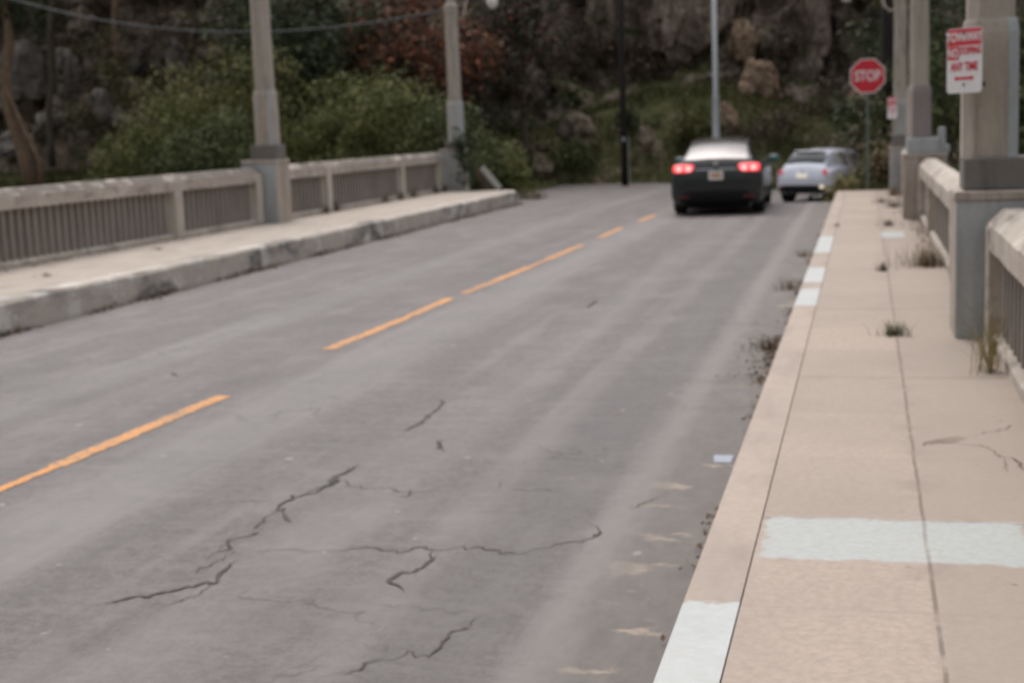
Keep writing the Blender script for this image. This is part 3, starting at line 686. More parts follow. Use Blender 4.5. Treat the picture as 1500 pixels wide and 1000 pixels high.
# cable from the far column away to the left
A = Vector((-10.6, 36.75, 5.06)); D = Vector((-26, 7.5, 0))
def plan_t(px, py):
    d = ray(px, py); # (0,0)+s*d = A + t*D in plan
    den = d[0]*D.y - d[1]*D.x; s = (A.x*D.y - A.y*D.x)/den; P = Vector((s*d[0], s*d[1], CAMZ + s*d[2]))
    return (P.x - A.x)/D.x, P.z
t1, zz1 = plan_t(350, 48); t2, zz2 = plan_t(75, 15)
co = np.linalg.solve(np.array([[t1, t1*t1], [t2, t2*t2]]), np.array([zz1-A.z, zz2-A.z]))
MBc = MB().tube([A + D*t + Vector((0, 0, co[0]*t + co[1]*t*t)) for t in np.linspace(0, 1.25, 40)], .036, 6).build('cable', M['cable'], sm=True)
tag(MBc, 'grey cable sagging from the far column towards the rock face', 'cable')

# ------------------------------------------------------------------ cars
def catmull(P, t, closed=False):
    n = len(P)
    if closed: i = int(math.floor(t)); idx = [(i+k) % n for k in (-1, 0, 1, 2)]; f = t - i
    else:
        i = min(int(t), n-2); f = t - i; idx = [min(max(i+k, 0), n-1) for k in (-1, 0, 1, 2)]
    a, b, c, d = (P[k] for k in idx)
    return b + .5*f*((c - a) + f*((2*a - 5*b + 4*c - d) + f*(3*(b - c) + d - a)))
class Loft:
    def __init__(s, st):
        s.rows = []
        for (y, zb, w, zm, zs, gw, zt) in st:
            gt = zs + (zt-zs)*.82
            h = [(0, zb), (w*.8, zb), (w*.975, zb+.10), (w, zm), (w*.975, zs), ((w*.93+gw)*.5 if zt-zs > .25 else gw+.1, zs+.055*min(1, (zt-zs)/.15)), (gw, gt), (gw*.76, zt-.03*min(1, (zt-zs)/.2)), (0, zt)]
            s.rows.append(np.array([(x, y, z) for x, z in h] + [(-x, y, z) for x, z in h[-2:0:-1]]))
    def S(s, u, v): return catmull([catmull(r, v, True) for r in s.rows], u)
    def nrm(s, u, v):
        e = .04; a = s.S(min(u+e, len(s.rows)-1), v) - s.S(max(u-e, 0), v); b = s.S(u, v+e) - s.S(u, v-e)
        n = np.cross(b, a); n /= (np.linalg.norm(n) + 1e-9); return -n if np.dot(n, s.S(u, v) - np.array([0, s.S(u, v)[1], .7])) < 0 else n
    def body(s, nu=6, nv=4):
        us = np.linspace(0, len(s.rows)-1, (len(s.rows)-1)*nu+1); vs = np.arange(0, 16, 1/nv); mb = MB()
        return mb.rings([[tuple(s.S(u, v)) for v in vs] for u in us])
    def patch(s, u0, u1, v0, v1, off=.006, n=10, skew=0.):
        mb = MB(); us = np.linspace(0, 1, n); vs = np.linspace(0, 1, n); V = []
        for a in us:
            for b_ in vs:
                v = v0 + (v1-v0)*b_; u = u0 + (u1-u0)*a + skew*(b_-.5)*(1-2*a)
                V.append(tuple(s.S(u, v) + off*s.nrm(u, v)))
        return mb.add(V, [(i*n+j, i*n+j+1, (i+1)*n+j+1, (i+1)*n+j) for i in range(n-1) for j in range(n-1)])
def wheel(car, x, y, r, w):
    t = MB().lathe([(r*.62, -w/2), (r*.9, -w/2), (r*.985, -w*.4), (r, -w*.2), (r, w*.2), (r*.985, w*.4), (r*.9, w/2), (r*.62, w/2)], n=28, caps=False)
    o = t.build('wheel', M['tyre'], car, True, loc=(x, y, r)); o.rotation_euler = (0, R(90), 0)
    rim = MB().lathe([(r*.63, -w*.40), (r*.58, -w*.28), (r*.2, -w*.3), (.001, -w*.32)], n=20, caps=False).lathe([(r*.63, w*.40), (r*.58, w*.28), (r*.2, w*.3), (.001, w*.32)], n=20, caps=False)
    rim.build('rim', M['rim'], o, True); return o
# --- black car
L1 = Loft([(0., .36, .80, .52, .66, .60, .72), (.05, .27, .90, .58, .84, .76, .96), (.12, .23, .96, .62, .945, .76, 1.06), (.24, .22, .98, .64, .97, .74, 1.13), (.55, .22, .99, .65, .99, .70, 1.27), (1.0, .22, 1.0, .65, 1.0, .675, 1.43),
           (1.5, .22, 1.0, .65, 1.0, .665, 1.525), (2.3, .22, 1.0, .64, 1.0, .665, 1.53), (3.1, .22, 1.0, .63, .98, .66, 1.45), (3.75, .22, .99, .62, .97, .66, 1.2), (4.05, .22, .985, .6, .95, .68, 1.04), (4.6, .24, .95, .56, .85, .62, .92), (4.95, .3, .82, .5, .68, .5, .74), (5.0, .38, .6, .48, .6, .4, .64)])
ca, cb = gz(988, 312), gz(1125, 312); cc = (ca + cb) / 2
car = empty('black_car', (-2.95, 29.3, 0), R(1.3), 'black car braking with both red tail lamps lit', 'car')
car.scale = (.955, 1, 1.01)
L1.body().build('body', M['black_paint'], car, True)
L1.patch(3.1, 7.1, 5.7, 10.3, .006).build('rear_window', M['skyglass'], car, True)
L1.patch(1.7, 3.0, 5.9, 10.1, .006).build('hatch_panel', M['black_plastic'], car, True)
L1.patch(8.1, 9.0, 6.1, 9.9, .006).build('windscreen', M['glass'], car, True)
for sd in (0, 1):
    a, b = (5.12, 5.95) if sd == 0 else (10.88, 10.05)
    L1.patch(5.0, 6.4, a, b, .006).build('side_window', M['glass'], car, True); L1.patch(6.5, 8.0, a, b, .006).build('side_window', M['glass'], car, True)
for x in (-.70, .70):
    t = MB().blob((x*.985, .17, .94), (.25, .15, .10), .55).build('tail_lamp', M['brake'], car, True)
    for k in (-.09, .1): MB().blob((x*.985+k, .05, .945), (.075, .045, .05), .8).build('lamp_core', M['brakecore'], t, True)
    MB().box((x-.13, .0, .355), (x+.13, .03, .40)).build('reflector', M['reflector'], car, bevel=.008).location.y = -.035
    sg = math.copysign(1, x)
    m = MB().blob((sg*1.10, 3.35, 1.03), (.13, .07, .085), .7).build('wing_mirror', M['black_paint'], car, True)
    MB().blob((sg*1.10, 3.285, 1.03), (.105, .012, .062), .6).build('mirror_glass', M['mirrorglass'], m, True)
    MB().box((sg*.93-.05, 3.33, .97), (sg*.93+.12*sg+.05, 3.38, 1.0)).build('stalk', M['black_paint'], m)
    for yy in (.95, 3.95): wheel(car, sg*.85, yy, .36, .27)
MB().box((-.45, .02, .905), (.45, .06, .94)).build('chrome_strip', M['steel'], car, bevel=.008)
MB().box((-.05, .015, 1.0), (.05, .09, 1.06)).build('badge', M['steel'], car, bevel=.01)
MB().blob((0, .13, .38), (.80, .17, .15), .45).build('rear_bumper', M['black_plastic'], car, True)
MB().box((-.7, .1, .14), (.7, .4, .27)).build('diffuser', M['black_plastic'], car, bevel=.03)
p = MB().box((-.155, -.012, .715), (.155, .03, .885)).build('number_plate', M['plate'], car, bevel=.006)
MB().box((-.105, -.0145, .775), (.105, -.0122, .84)).build('plate_band', M['plateband'], p)
# --- small pale blue car turning right
L2 = Loft([(0., .36, .62, .5, .62, .44, .68), (.035, .28, .74, .55, .76, .55, .83), (.09, .25, .79, .58, .83, .60, .96), (.18, .24, .805, .6, .86, .59, 1.09), (.31, .24, .81, .6, .88, .575, 1.26), (.48, .24, .81, .6, .90, .555, 1.385), (1.0, .24, .815, .6, .92, .56, 1.455),
           (1.7, .24, .815, .6, .93, .565, 1.445), (2.2, .24, .81, .58, .93, .56, 1.32), (2.6, .24, .805, .58, .92, .58, 1.05), (3.0, .25, .79, .56, .86, .56, .93), (3.4, .28, .70, .52, .72, .48, .78), (3.55, .36, .5, .48, .58, .34, .62)])
fz = road_z(-1.6, 39.4)
car2 = empty('small_car', (-1.66, 39.4, fz), R(-27), 'small pale blue hatchback turning at the end of the bridge', 'car')
car2.scale = (1, 1, .98)
L2.body().build('body', M['silver_blue'], car2, True)
L2.patch(3.0, 4.8, 6.1, 9.9, .006).build('rear_window', M['smoke_glass'], car2, True)
L2.patch(7.7, 8.95, 6.1, 9.9, .006).build('windscreen', M['glass'], car2, True)
for sd in (0, 1):
    a, b = (5.15, 5.95) if sd == 0 else (10.85, 10.05)
    L2.patch(5.5, 6.4, a, b, .006).build('side_window', M['clear'], car2, True); L2.patch(6.5, 8.1, a, b, .006).build('side_window', M['clear'], car2, True)
MB().blob((0, .47, 1.40), (.50, .1, .025), .7).build('roof_spoiler', M['silver_blue'], car2, True)
for x in (-1, 1):
    MB().blob((x*.665, .10, .80), (.07, .08, .115), .7).build('tail_lamp', M['redlens'], car2, True)
    MB().blob((x*.60, .0, .43), (.075, .04, .055), .8).build('bumper_lamp', M['warmlamp'] if x > 0 else M['reflector'], car2, True)
    m = MB().blob((x*.93, 2.15, .98), (.10, .06, .07), .7).build('wing_mirror', M['silver_blue'], car2, True)
    MB().blob((x*.93, 2.092, .98), (.08, .01, .05), .6).build('mirror_glass', M['glass'], m, True)
    for yy in (.62, 2.92):
        wheel(car2, x*.715, yy, .29, .19)
        MB().lathe([(.345, 0), (.345, .012), (.28, .014)], n=24).build('wheel_arch', M['black_plastic'], car2, loc=(x*.801, yy, .31)).rotation_euler = (0, R(90*x), 0)
MB().blob((0, .10, .375), (.74, .135, .115), .4).build('rear_bumper', M['black_plastic'], car2, True)
MB().box((-.165, -.012, .67), (.165, .05, .80)).build('number_plate', M['plateglow'], car2, bevel=.006)
MB().box((-.06, .02, .86), (.06, .06, .89)).build('badge', M['chrome'], car2, bevel=.006)

# ------------------------------------------------------------------ vegetation
def leaves(lobes, n, size, seed, fill=.45, droop=0., flat=1.0):
    rs = np.random.RandomState(seed); vol = np.array([l[3]*l[4]*l[5] for l in lobes]) ** .7; k = rs.choice(len(lobes), n, p=vol/vol.sum())
    L = np.array(lobes)[k]; d = rs.normal(size=(n, 3)); d /= np.linalg.norm(d, axis=1)[:, None]
    r = np.where(rs.rand(n) < fill, rs.rand(n) ** .5 * .9, .82 + .3 * rs.rand(n) ** 1.6)
    # clumps: leaves gather on bristling sub-centres
    P = L[:, :3] + d * r[:, None] * L[:, 3:6]
    cl = rs.normal(size=(max(8, n//22), 3)); cl /= np.linalg.norm(cl, axis=1)[:, None]; ck = rs.choice(len(lobes), len(cl), p=vol/vol.sum())
    CP = np.array(lobes)[ck][:, :3] + cl * (.72 + .42*rs.rand(len(cl)))[:, None] * np.array(lobes)[ck][:, 3:6]
    m = rs.rand(n) < .6; w = rs.choice(len(cl), n); cr = .05*np.cbrt(vol.mean())**0 + size*1.7
    P[m] = CP[w[m]] + rs.normal(size=(m.sum(), 3)) * cr; d[m] = cl[w[m]]
    nr = d * .8 + rs.normal(size=(n, 3)) * .6 + np.array([0, 0, .45]); nr /= np.linalg.norm(nr, axis=1)[:, None]
    a = np.cross(nr, rs.normal(size=(n, 3))); a /= np.linalg.norm(a, axis=1)[:, None]; a[:, 2] -= droop; b = np.cross(nr, a)
    s = size * (.6 + .8*rs.rand(n))[:, None]
    V = np.stack([P - a*s*.9, P + b*s*.42 + nr*s*.08, P + a*s*.9, P - b*s*.42 + nr*s*.08], 1).reshape(-1, 3)
    return V, np.arange(n*4).reshape(n, 4)
def branches(h, spread, n, seed, r0, base=(0, 0, 0), lean=(0, 0), taper=.2):
    rd = random.Random(seed); mb = MB()
    top = Vector((lean[0], lean[1], h)); pts = [Vector(base) + top*t + Vector((rd.uniform(-.05, .05)*h*.6*math.sin(3*t), rd.uniform(-.04, .04)*h*.5, 0)) for t in np.linspace(0, 1, 7)]
    mb.tube(pts, [r0*(1 - (1-taper)*t) for t in np.linspace(0, 1, 7)], 8)
    for i in range(n):
        t = rd.uniform(.25, .95); p = Vector(base) + top*t; a = rd.uniform(0, 6.28); l = spread * rd.uniform(.5, 1)
        q = [p + Vector((math.cos(a)*l*s, math.sin(a)*l*s, l*.75*s + .1*l*math.sin(3*s))) for s in (0, .35, .7, 1)]
        mb.tube(q, [r0*.42*(1-t*.5)*k for k in (1, .7, .42, .15)], 5)
    return mb
def plant(name, loc, lobes, n, size, mat, seed, label, cat, group=None, trunk=None, barkm='bark', crown='crown', fill=.45, droop=0., stemname='trunk'):
    root = empty(name, tuple(loc), 0, label, cat, group)
    V, Fq = leaves(lobes, n, size, seed, fill, droop); np_mesh(crown, V, Fq, M[mat], root)
    if trunk: branches(*trunk).build(stemname, M[barkm], root, True)
    return root
def lobeset(w, d, h, k, seed, z0=.15, rr=(.22, .36)):
    rd = random.Random(seed); out = []
    for i in range(k):
        x = rd.uniform(-.62, .62)*w; y = rd.uniform(-.5, .5)*d; top = 1 - .55*(abs(x)/w/.62)**2
        r = rd.uniform(*rr)*min(w, h); z = h*(z0 + rd.uniform(.1, .82)*(top-z0))
        out.append((x, y, z, r*1.15, r, r*.9))
    out.append((0, 0, h*.45, w*.6, d*.5, h*.42)); return out
# shrub row beyond the left railing
SH = [  # px centre, top y, Y, width m, material, label
 (255, 150, 41.5, 3.1, 'shrub', 'rounded olive shrub at the open end of the shrub row, by the rocks'),
 (335, 52, 43.5, 3.6, 'shrub2', 'tallest yellow olive shrub, rising behind the tall lamp column'),
 (300, 170, 39.5, 2.4, 'green', 'low darker green shrub just over the railing before the tall column'),
 (440, 118, 41.5, 2.5, 'shrub', 'olive shrub directly behind the tall lamp column on its far side'),
 (515, 122, 40.5, 2.7, 'shrub', 'bushy olive shrub midway along the second railing'),
 (585, 122, 40.0, 2.6, 'shrub', 'broad rounded olive shrub before the russet tree'),
 (648, 152, 39.3, 2.0, 'green', 'green shrub pressed against the far lamp column'),
 (714, 192, 40.0, 1.4, 'shrub', 'small yellow green bush on the road side of the far column')]
for i, (px, ty, Y, w, m, lb) in enumerate(SH):
    t = at(px, ty, Y); h = (t.z + .1) * 1.16; w *= 1.1
    plant('shrub', (t.x, Y, -.1), lobeset(w, w*.85, h*.97, 15, 20+i, .12, (.17, .28)), int(7500*w/2.4), .068, m, 40+i, lb, 'shrub', 'shrubs beyond the railing', (h*.7, w*.4, 7, i, .06), crown='foliage', stemname='stem', fill=.15)
# trees behind
def tree(px, Y, ztop, w, zlow, n, size, mat, seed, label, r0=.16, fill=.5):
    b = at(px, 250, Y); h = ztop
    lob = lobeset(w, w*.8, h - zlow, 11, seed, .1); lob = [(x, y, z+zlow, a, b_, c) for x, y, z, a, b_, c in lob]
    return plant('tree', (b.x, Y, -.3), lob, n, size, mat, seed, label, 'tree', 'trees below the rock face', (h*.8, w*.45, 9, seed, r0))
tree(430, 45.6, 8.8, 4.4, 2.2, 7500, .12, 'dgreen', 61, 'dark green tree behind the tall lamp column')
tree(515, 46.6, 8.2, 4.0, 1.8, 6500, .12, 'dgreen', 62, 'dark green tree beside the russet tree')
tree(615, 46.2, 7.6, 3.6, 2.6, 5000, .12, 'red', 63, 'russet leaved tree behind the shrub row')
tree(705, 47.5, 6.8, 2.8, 1.6, 4200, .10, 'redd', 64, 'dark tree flecked with red, just past the far column', fill=.6)
tree(770, 48.4, 7.4, 2.6, 4.2, 2600, .11, 'redd', 65, 'dark tree with red tips above the green bank')
tree(1430, 44, 7.5, 4.6, .4, 6500, .12, 'dgreen', 66, 'dark green tree behind the column with the red and white sign')
tree(1385, 41, 5.0, 2.6, .2, 3600, .10, 'green', 67, 'green tree seen between the sign column and the mauve column')
# old trunk at the left with peeling bark
b = at(30, 240, 47.2)
tr = empty('tree', (b.x, 47.2, .1), 0, 'leaning tan trunk with peeling bark by the grey rocks', 'tree', 'trees below the rock face')
mbt = MB()
def px_path(pts, Y, r): mbt.tube([at(x, y, Y) - Vector(tr.location) for x, y in pts], r, 8)
px_path([(52, 290), (36, 232), (16, 170), (8, 120), (14, 60), (4, -40)], 47.2, [.26, .24, .22, .2, .18, .15])
px_path([(62, 290), (58, 235), (34, 185), (10, 135), (-30, 70)], 47.0, [.10, .1, .09, .08, .06])
mbt.build('trunk', M['bark_tan'], tr, True)
lob = [(-1.2, .3, 7.0, 1.3, 1.2, .8), (.4, .2, 7.3, 1.4, 1.2, .9), (1.2, .4, 8.2, 1.6, 1.2, 1.1)]
V, Fq = leaves(lob, 3000, .12, 70); np_mesh('crown', V, Fq, M['dgreen'], tr)
for i, (px, lb) in enumerate(((74, 'thin pale trunk growing up beside the grey rocks'), (170, 'slim pale trunk high against the rock face under the cable'))):
    yb = 205 if i == 0 else 70
    q = pick_hill(px, yb); Y = q.y - .8
    b = at(px, yb, Y); r_ = empty('tree', tuple(b), 0, lb, 'tree', 'trees below the rock face')
    MB().tube([at(px + dx, yb + dy, Y) - b for dx, dy in ((3, 40), (0, 0), (-3, -40), (2, -90), (-2, -150), (3, -240))], [.15, .14, .13, .12, .11, .08], 7).build('trunk', M['bark_tan'] if i else M['bark'], r_, True)
    V, Fq = leaves([(0, 0, 8.2, 1.2, .9, .8), (.7, 0, 8.8, 1.1, .9, .8)], 900, .12, 75+i); np_mesh('crown', V, Fq, M['dgreen'], r_)
# bushes and vines on bank and rock face
BU = [  # px, py centre, width, height, material, leaf, n, label, name
 (140, 80, 1.9, 1.9, 'vine', .10, 900, 'sparse olive vine hanging on the rock under the cable', 'climbing_vine'),
 (165, 130, 1.6, 2.0, 'vine', .10, 850, 'sparse olive vine in the middle of the grey rocks', 'climbing_vine'),
 (110, 175, 1.5, 1.4, 'vine', .09, 520, 'olive vine trailing low between two grey boulders', 'climbing_vine'),
 (205, 165, 1.3, 1.6, 'drydark', .09, 600, 'brown vine on the rock next to the shrub row', 'climbing_vine'),
 (150, 215, 1.7, 1.0, 'green', .09, 600, 'low green bush at the foot of the grey rocks', 'bush'),
 (230, 40, 2.6, 1.8, 'drydark', .11, 1300, 'dark brown brush high on the rock above the cable', 'brush'),
 (25, 25, 2.0, 1.6, 'dgreen', .11, 1100, 'dark green brush above the leaning tan trunk', 'brush'),
 (745, 175, 1.7, 1.3, 'green', .10, 1000, 'green bush on the slope past the far column', 'bush'),
 (832, 160, .9, 1.8, 'green', .10, 1000, 'upright dark green bush halfway up the bank', 'bush'),
 (770, 225, 1.7, 1.2, 'drydark', .10, 900, 'grey brown bush low on the bank', 'bush'),
 (830, 228, 1.4, 1.0, 'green', .10, 700, 'low green bush beside the grey brown one', 'bush'),
 (690, 90, 1.6, 2.2, 'dgreen', .11, 1200, 'dark green brush behind the far column shaft', 'brush'),
 (880, 60, 1.9, 2.6, 'drydark', .11, 1300, 'dry brown vine hanging down the rock by the wooden pole', 'climbing_vine'),
 (960, 70, 1.6, 3.0, 'drydark', .10, 1200, 'dry brown vine between the wooden pole and the street light', 'climbing_vine'),
 (930, 170, 1.1, 1.0, 'dgreen', .10, 700, 'dark bush in the hollow behind the wooden pole', 'bush'),
 (1010, 190, 1.5, 1.0, 'grass', .11, 800, 'bright green bush on the bank before the street light', 'bush'),
 (1130, 180, 1.4, 1.6, 'drydark', .10, 1000, 'dark dry brush below the tan rock', 'brush'),
 (1180, 60, 2.2, 2.6, 'drydark', .11, 1500, 'dry brown brush high up above the stop sign side', 'brush'),
 (1215, 150, 1.7, 1.8, 'drydark', .10, 1200, 'brown brush over the roof of the small car', 'brush'),
 (1330, 60, 2.4, 3.2, 'dgreen', .11, 1800, 'dark green brush behind the far columns', 'brush')]
for i, (px, py, w, h, m, ls, n, lb, nm) in enumerate(BU):
    q = pick_hill(px, py); b = at(px, py, q.y - .55)
    lob = lobeset(w, w*.5, h, 7, 90+i, .1); lob = [(x, y, z - h*.5, a*.9, b_*.8, c*.95) for x, y, z, a, b_, c in lob[:-1]]
    plant(nm, b, lob, int(n*(.75 if 'd' in m and px > 840 or px < 300 else 1.2)), ls*.85, m, 130+i, lb, nm.replace('_', ' '), 'wild growth on the hillside', None, crown='foliage', fill=.3, droop=.3 if 'vine' in nm else 0)
# brush round the end of the right walk
for i, (px, Y, w, h, m, ls, n, lb) in enumerate((
    (1284, 37.6, 1.25, 1.3, 'green', .085, 1700, 'green bush behind the stop sign post, in front of the small car'),
    (1298, 36.2, 1.2, 1.1, 'dry', .08, 1100, 'brown dry bush between the stop sign and the farthest column'),
    (1228, 34.4, .36, .52, 'yweed', .055, 330, 'straw coloured weed clump at the end of the walk beside the small car'),
    (1300, 40.5, 2.4, 2.4, 'drydark', .10, 1700, 'dark brush behind the stop sign post'))):
    b = at(px, 250, Y); z0 = .1 if Y < 36.5 else -.4
    plant('bush', (b.x, Y, z0), lobeset(w, w*.7, h, 7, 160+i, .05), n, ls, m, 170+i, lb, 'bush', 'wild growth beyond the walk', (h*.8, w*.4, 8, i, .02), crown='foliage', stemname='stem')
# ivy round the far left column
iv = plant('ivy', (-10.2, 36.3, .3), [(0, 0, .95, .22, .2, .35), (-.15, .05, 1.25, .2, .2, .25), (.12, -.05, .55, .15, .15, .3)], 500, .07, 'dgreen', 181, 'dark ivy clinging to the foot of the far column', 'ivy', crown='foliage')

# grass on the bank, weeds on the cliff (uncountable)
rs = np.random.RandomState(5)
def on_hill(n, rsel, xlo, xhi, dens=None):
    out = []
    hi = np.nonzero((hx > xlo) & (hx < xhi))[0]
    while len(out) < n:
        j = rs.randint(rsel[0], rsel[1]-1); i = hi[rs.randint(len(hi)-1)]
        a, b, c = HV[j*nx_+i], HV[j*nx_+i+1], HV[(j+1)*nx_+i]; p = a + (b-a)*rs.rand() + (c-a)*rs.rand()
        if dens is None or dens(p): out.append(p)
    return out
def blades(P, h, w, spread=.5, seed=1):   # narrow bent blades
    r = np.random.RandomState(seed); n = len(P); P = np.array([tuple(p) for p in P]); a = r.rand(n)*6.28; u = np.stack([np.cos(a), np.sin(a), 0*a], 1); t = np.stack([-np.sin(a), np.cos(a), 0*a], 1)
    hh = h*(.5 + .9*r.rand(n))[:, None]; s = (r.rand(n)*spread)[:, None]
    m = P + hh*.55*np.array([0, 0, 1]) + t*hh*s*.3; e = P + hh*np.array([0, 0, 1]) + t*hh*s
    V = np.stack([P - u*w, P + u*w, m - u*w*.75, m + u*w*.75, e - u*w*.12, e + u*w*.12], 1).reshape(-1, 3)
    k = np.arange(n)[:, None]*6; return V, np.concatenate([k + np.array([[0, 1, 3, 2]]), k + np.array([[2, 3, 5, 4]])])
gp = on_hill(26000, (0, NB+NS), -45, 10, lambda p: noise.noise((p.x*.5, p.y*.5, 3)) > -.25 and (p.x > -16 or p.z > .2 or noise.noise((p.x, p.y, 0)) > .35))
V, Fq = blades(gp, .2, .02, .9); o = np_mesh('bank_grass', V, Fq, M['grass']); o['kind'] = 'stuff'; o['label'] = 'rough green grass on the bank'
cp = on_hill(9000, (NB+NS, NB+NS+50), -44, 12, lambda p: noise.noise((p.x*.45, p.y*.4, p.z*.35)) > (.2 if p.x > -20 else .38))
rs2 = np.random.RandomState(9); n = len(cp); Pn = np.array([tuple(p) for p in cp]) + rs2.normal(size=(n, 3))*.07 - np.array([0, .08, 0])
a = rs2.normal(size=(n, 3)); a[:, 2] -= .6; a /= np.linalg.norm(a, axis=1)[:, None]; b_ = np.cross(a, rs2.normal(size=(n, 3))); b_ /= np.linalg.norm(b_, axis=1)[:, None]; s = (.06 + .1*rs2.rand(n))[:, None]
V = np.stack([Pn - a*s, Pn + b_*s*.45, Pn + a*s, Pn - b_*s*.45], 1).reshape(-1, 3)
o = np_mesh('cliff_undergrowth', V, np.arange(n*4).reshape(n, 4), M['drydark']); o['kind'] = 'stuff'; o['label'] = 'dry leafy growth covering the rock face'
tw = MB()       # dead hanging stems over the rock
for k in range(240):
    p = HV[(NB+NS+random.randint(6, 46))*nx_ + random.randint(26, nx_-40)]; l = random.uniform(.6, 2.2); dx = random.uniform(-.5, .5)
    tw.tube([p + Vector((dx*t + .1*math.sin(5*t+k), -.25 - .15*t, -l*t)) for t in (0, .33, .66, 1)], [.018, .016, .012, .006], 4)
o = tw.build('dead_stems', M['twig']); o['kind'] = 'stuff'; o['label'] = 'dead hanging stems on the rock face'
vp = [Vector((random.uniform(-30, -9.9), random.uniform(36.4, 47), .1)) for _ in range(6000)] + [Vector((random.uniform(-.45, 6), random.uniform(33, 36.4), .08)) for _ in range(2600)]
V, Fq = blades(vp, .22, .012, .9, 3); o = np_mesh('verge_grass', V, Fq, M['grass']); o['kind'] = 'stuff'; o['label'] = 'rough grass on the verges'
# litter lines along kerb feet
def litter(n, fn, size, seed, name):
    r = np.random.RandomState(seed); P = np.array([fn(r) for _ in range(n)]); nn = r.normal(size=(n, 3))*.5 + np.array([0, 0, 1]); nn /= np.linalg.norm(nn, axis=1)[:, None]
    a = np.cross(nn, r.normal(size=(n, 3))); a /= np.linalg.norm(a, axis=1)[:, None]; b = np.cross(nn, a); s = size*(.4 + r.rand(n))[:, None]
    V = np.stack([P - a*s, P + b*s*.5, P + a*s, P - b*s*.5], 1).reshape(-1, 3); o = np_mesh(name, V, np.arange(n*4).reshape(n, 4), M['litter']); o['kind'] = 'stuff'; o['label'] = 'fallen leaves and grit along the kerb'
def lk(r):
    while True:
        y = r.uniform(12, 36)
        if noise.noise((3, y*.9, 0)) + .25 > r.rand()*.7: break
    d = abs(r.normal())*.075*(1 + .8*noise.noise((0, y*1.5, 5))); return (LKX + .02 + d, y, .006 + max(0, .05-d)*r.rand())
litter(3000, lk, .019, 11, 'leaf_litter')
def rk(r):
    while True:
        y = r.uniform(5, 32)
        k = noise.noise((8, y*.7, 0)) + (.9 if 10.2 < y < 12.6 else 0) + (.5 if 14 < y < 17 else 0)
        if k > r.rand(): break
    d = abs(r.normal())*(.06 + (.07 if 10.2 < y < 12.6 else 0)); return (KX - .02 - d, y, .006 + .03*r.rand())
litter(1500, rk, .017, 12, 'leaf_litter')
def wk(r):
    y = r.uniform(11.6, 36); return (LPX + .03 + abs(r.normal())*.06, y, WL + .004 + .01*r.rand())
litter(700, wk, .018, 13, 'leaf_litter')
def rw(r):
    y = r.uniform(16, 32.6); k = r.rand(); return (PX - .02 - abs(r.normal())*.12 - (.0 if y < 24 else .12*r.rand()), y, WR + .004 + .015*r.rand())
litter(900, rw, .02, 14, 'leaf_litter')

# single weeds
def weed(px, py, z, h, w, n, mat, label, loc=None, spread=1.2):
    g = Vector(loc) if loc else gz(px, py, z); rd = random.Random(px*7+py); P = []
    for _ in range(int(n*1.3)):
        a = rd.uniform(0, 6.28); q = abs(rd.gauss(0, .55))*w; P.append(Vector((math.cos(a)*q, math.sin(a)*q*.8, -.01)))
    V, Fq = blades(P, h, .0028, spread, px); o = np_mesh('weed', V, Fq, M[mat]); o.location = g
    return tag(o, label, 'weed', 'weeds along the walks')
weed(1310, 491, WR, .10, .13, 110, 'green', 'low green weed in the centre joint of our walk')
weed(1293, 397, WR, .09, .09, 70, 'drydark', 'small dark weed in the centre joint, level with the dry clump')
weed(1358, 390, WR, .2, .34, 240, 'dry', 'wide dry brown weed clump at the foot of the railing')
weed(1452, 545, WR, .34, .12, 55, 'yweed', 'tall straw weed against the railing closest to the camera')
weed(1486, 505, WR, .4, .05, 22, 'yweed', 'thin stalks leaning on the closest railing bars', (PX-.02, gz(1470, 520, WR).y, WR))
weed(1302, 331, WR, .10, .12, 80, 'drydark', 'dark weed in the joint near the pale paint spot')
weed(1290, 297, WR, .10, .25, 90, 'drydark', 'flat dark weed close to the far end of our walk')
weed(1312, 304, WR, .14, .25, 110, 'drydark', 'dark weed at the foot of the mauve column')
weed(1310, 287, WR, .2, .2, 110, 'dry', 'brown weed at the foot of the farthest column of our walk')
weed(1157, 424, 0, .12, .2, 90, 'dry', 'dry brown tuft in the gutter under the first far white kerb mark')
weed(1180, 376, 0, .10, .2, 60, 'dry', 'dry tuft in the gutter farther along the kerb')
weed(1128, 512, 0, .10, .16, 90, 'litter', 'brown tuft against the kerb beside the litter patch')
weed(1218, 318, WR, .06, .05, 30, 'drydark', 'tiny weed in the kerb seam far along our walk', (SX, gz(1218, 332, WR).y, WR))
weed(8, 478, 0, .2, .16, 150, 'dry', 'brown tuft at the kerb foot across the road, at the frame edge')
for i, px in enumerate((478, 493, 566, 588, 607, 640, 652)):
    y = at(px, 300, 1).x; d = ray(px, 300); t = (LPX + .08)/d[0]
    weed(px, 300, WL, (.16, .22, .2, .18, .24, .2, .22)[i], .10, 70, 'drydark' if i % 2 else 'dry', ('brown weed at the railing foot just past the tall column', 'taller dark weed beside the first small post past the tall column', 'brown weed midway along the second railing', 'small dark weed midway along the second railing', 'bushy brown weed before the last small post', 'dark weed just past the last small post', 'brown weed at the very end of the second railing')[i], (LPX + .08, t*d[1], WL))
weed(232, 366, WL, .05, .12, 40, 'drydark', 'small dark sprig on the walk across the road'); weed(70, 405, WL, .05, .14, 50, 'drydark', 'low brown sprig on the walk across the road, near the frame edge')
weed(786, 291, 0, .22, .4, 200, 'dry', 'dry grass tuft where the kerb across the road curves away'); weed(742, 276, .1, .35, .4, 200, 'grass', 'green tuft beside the white plank')
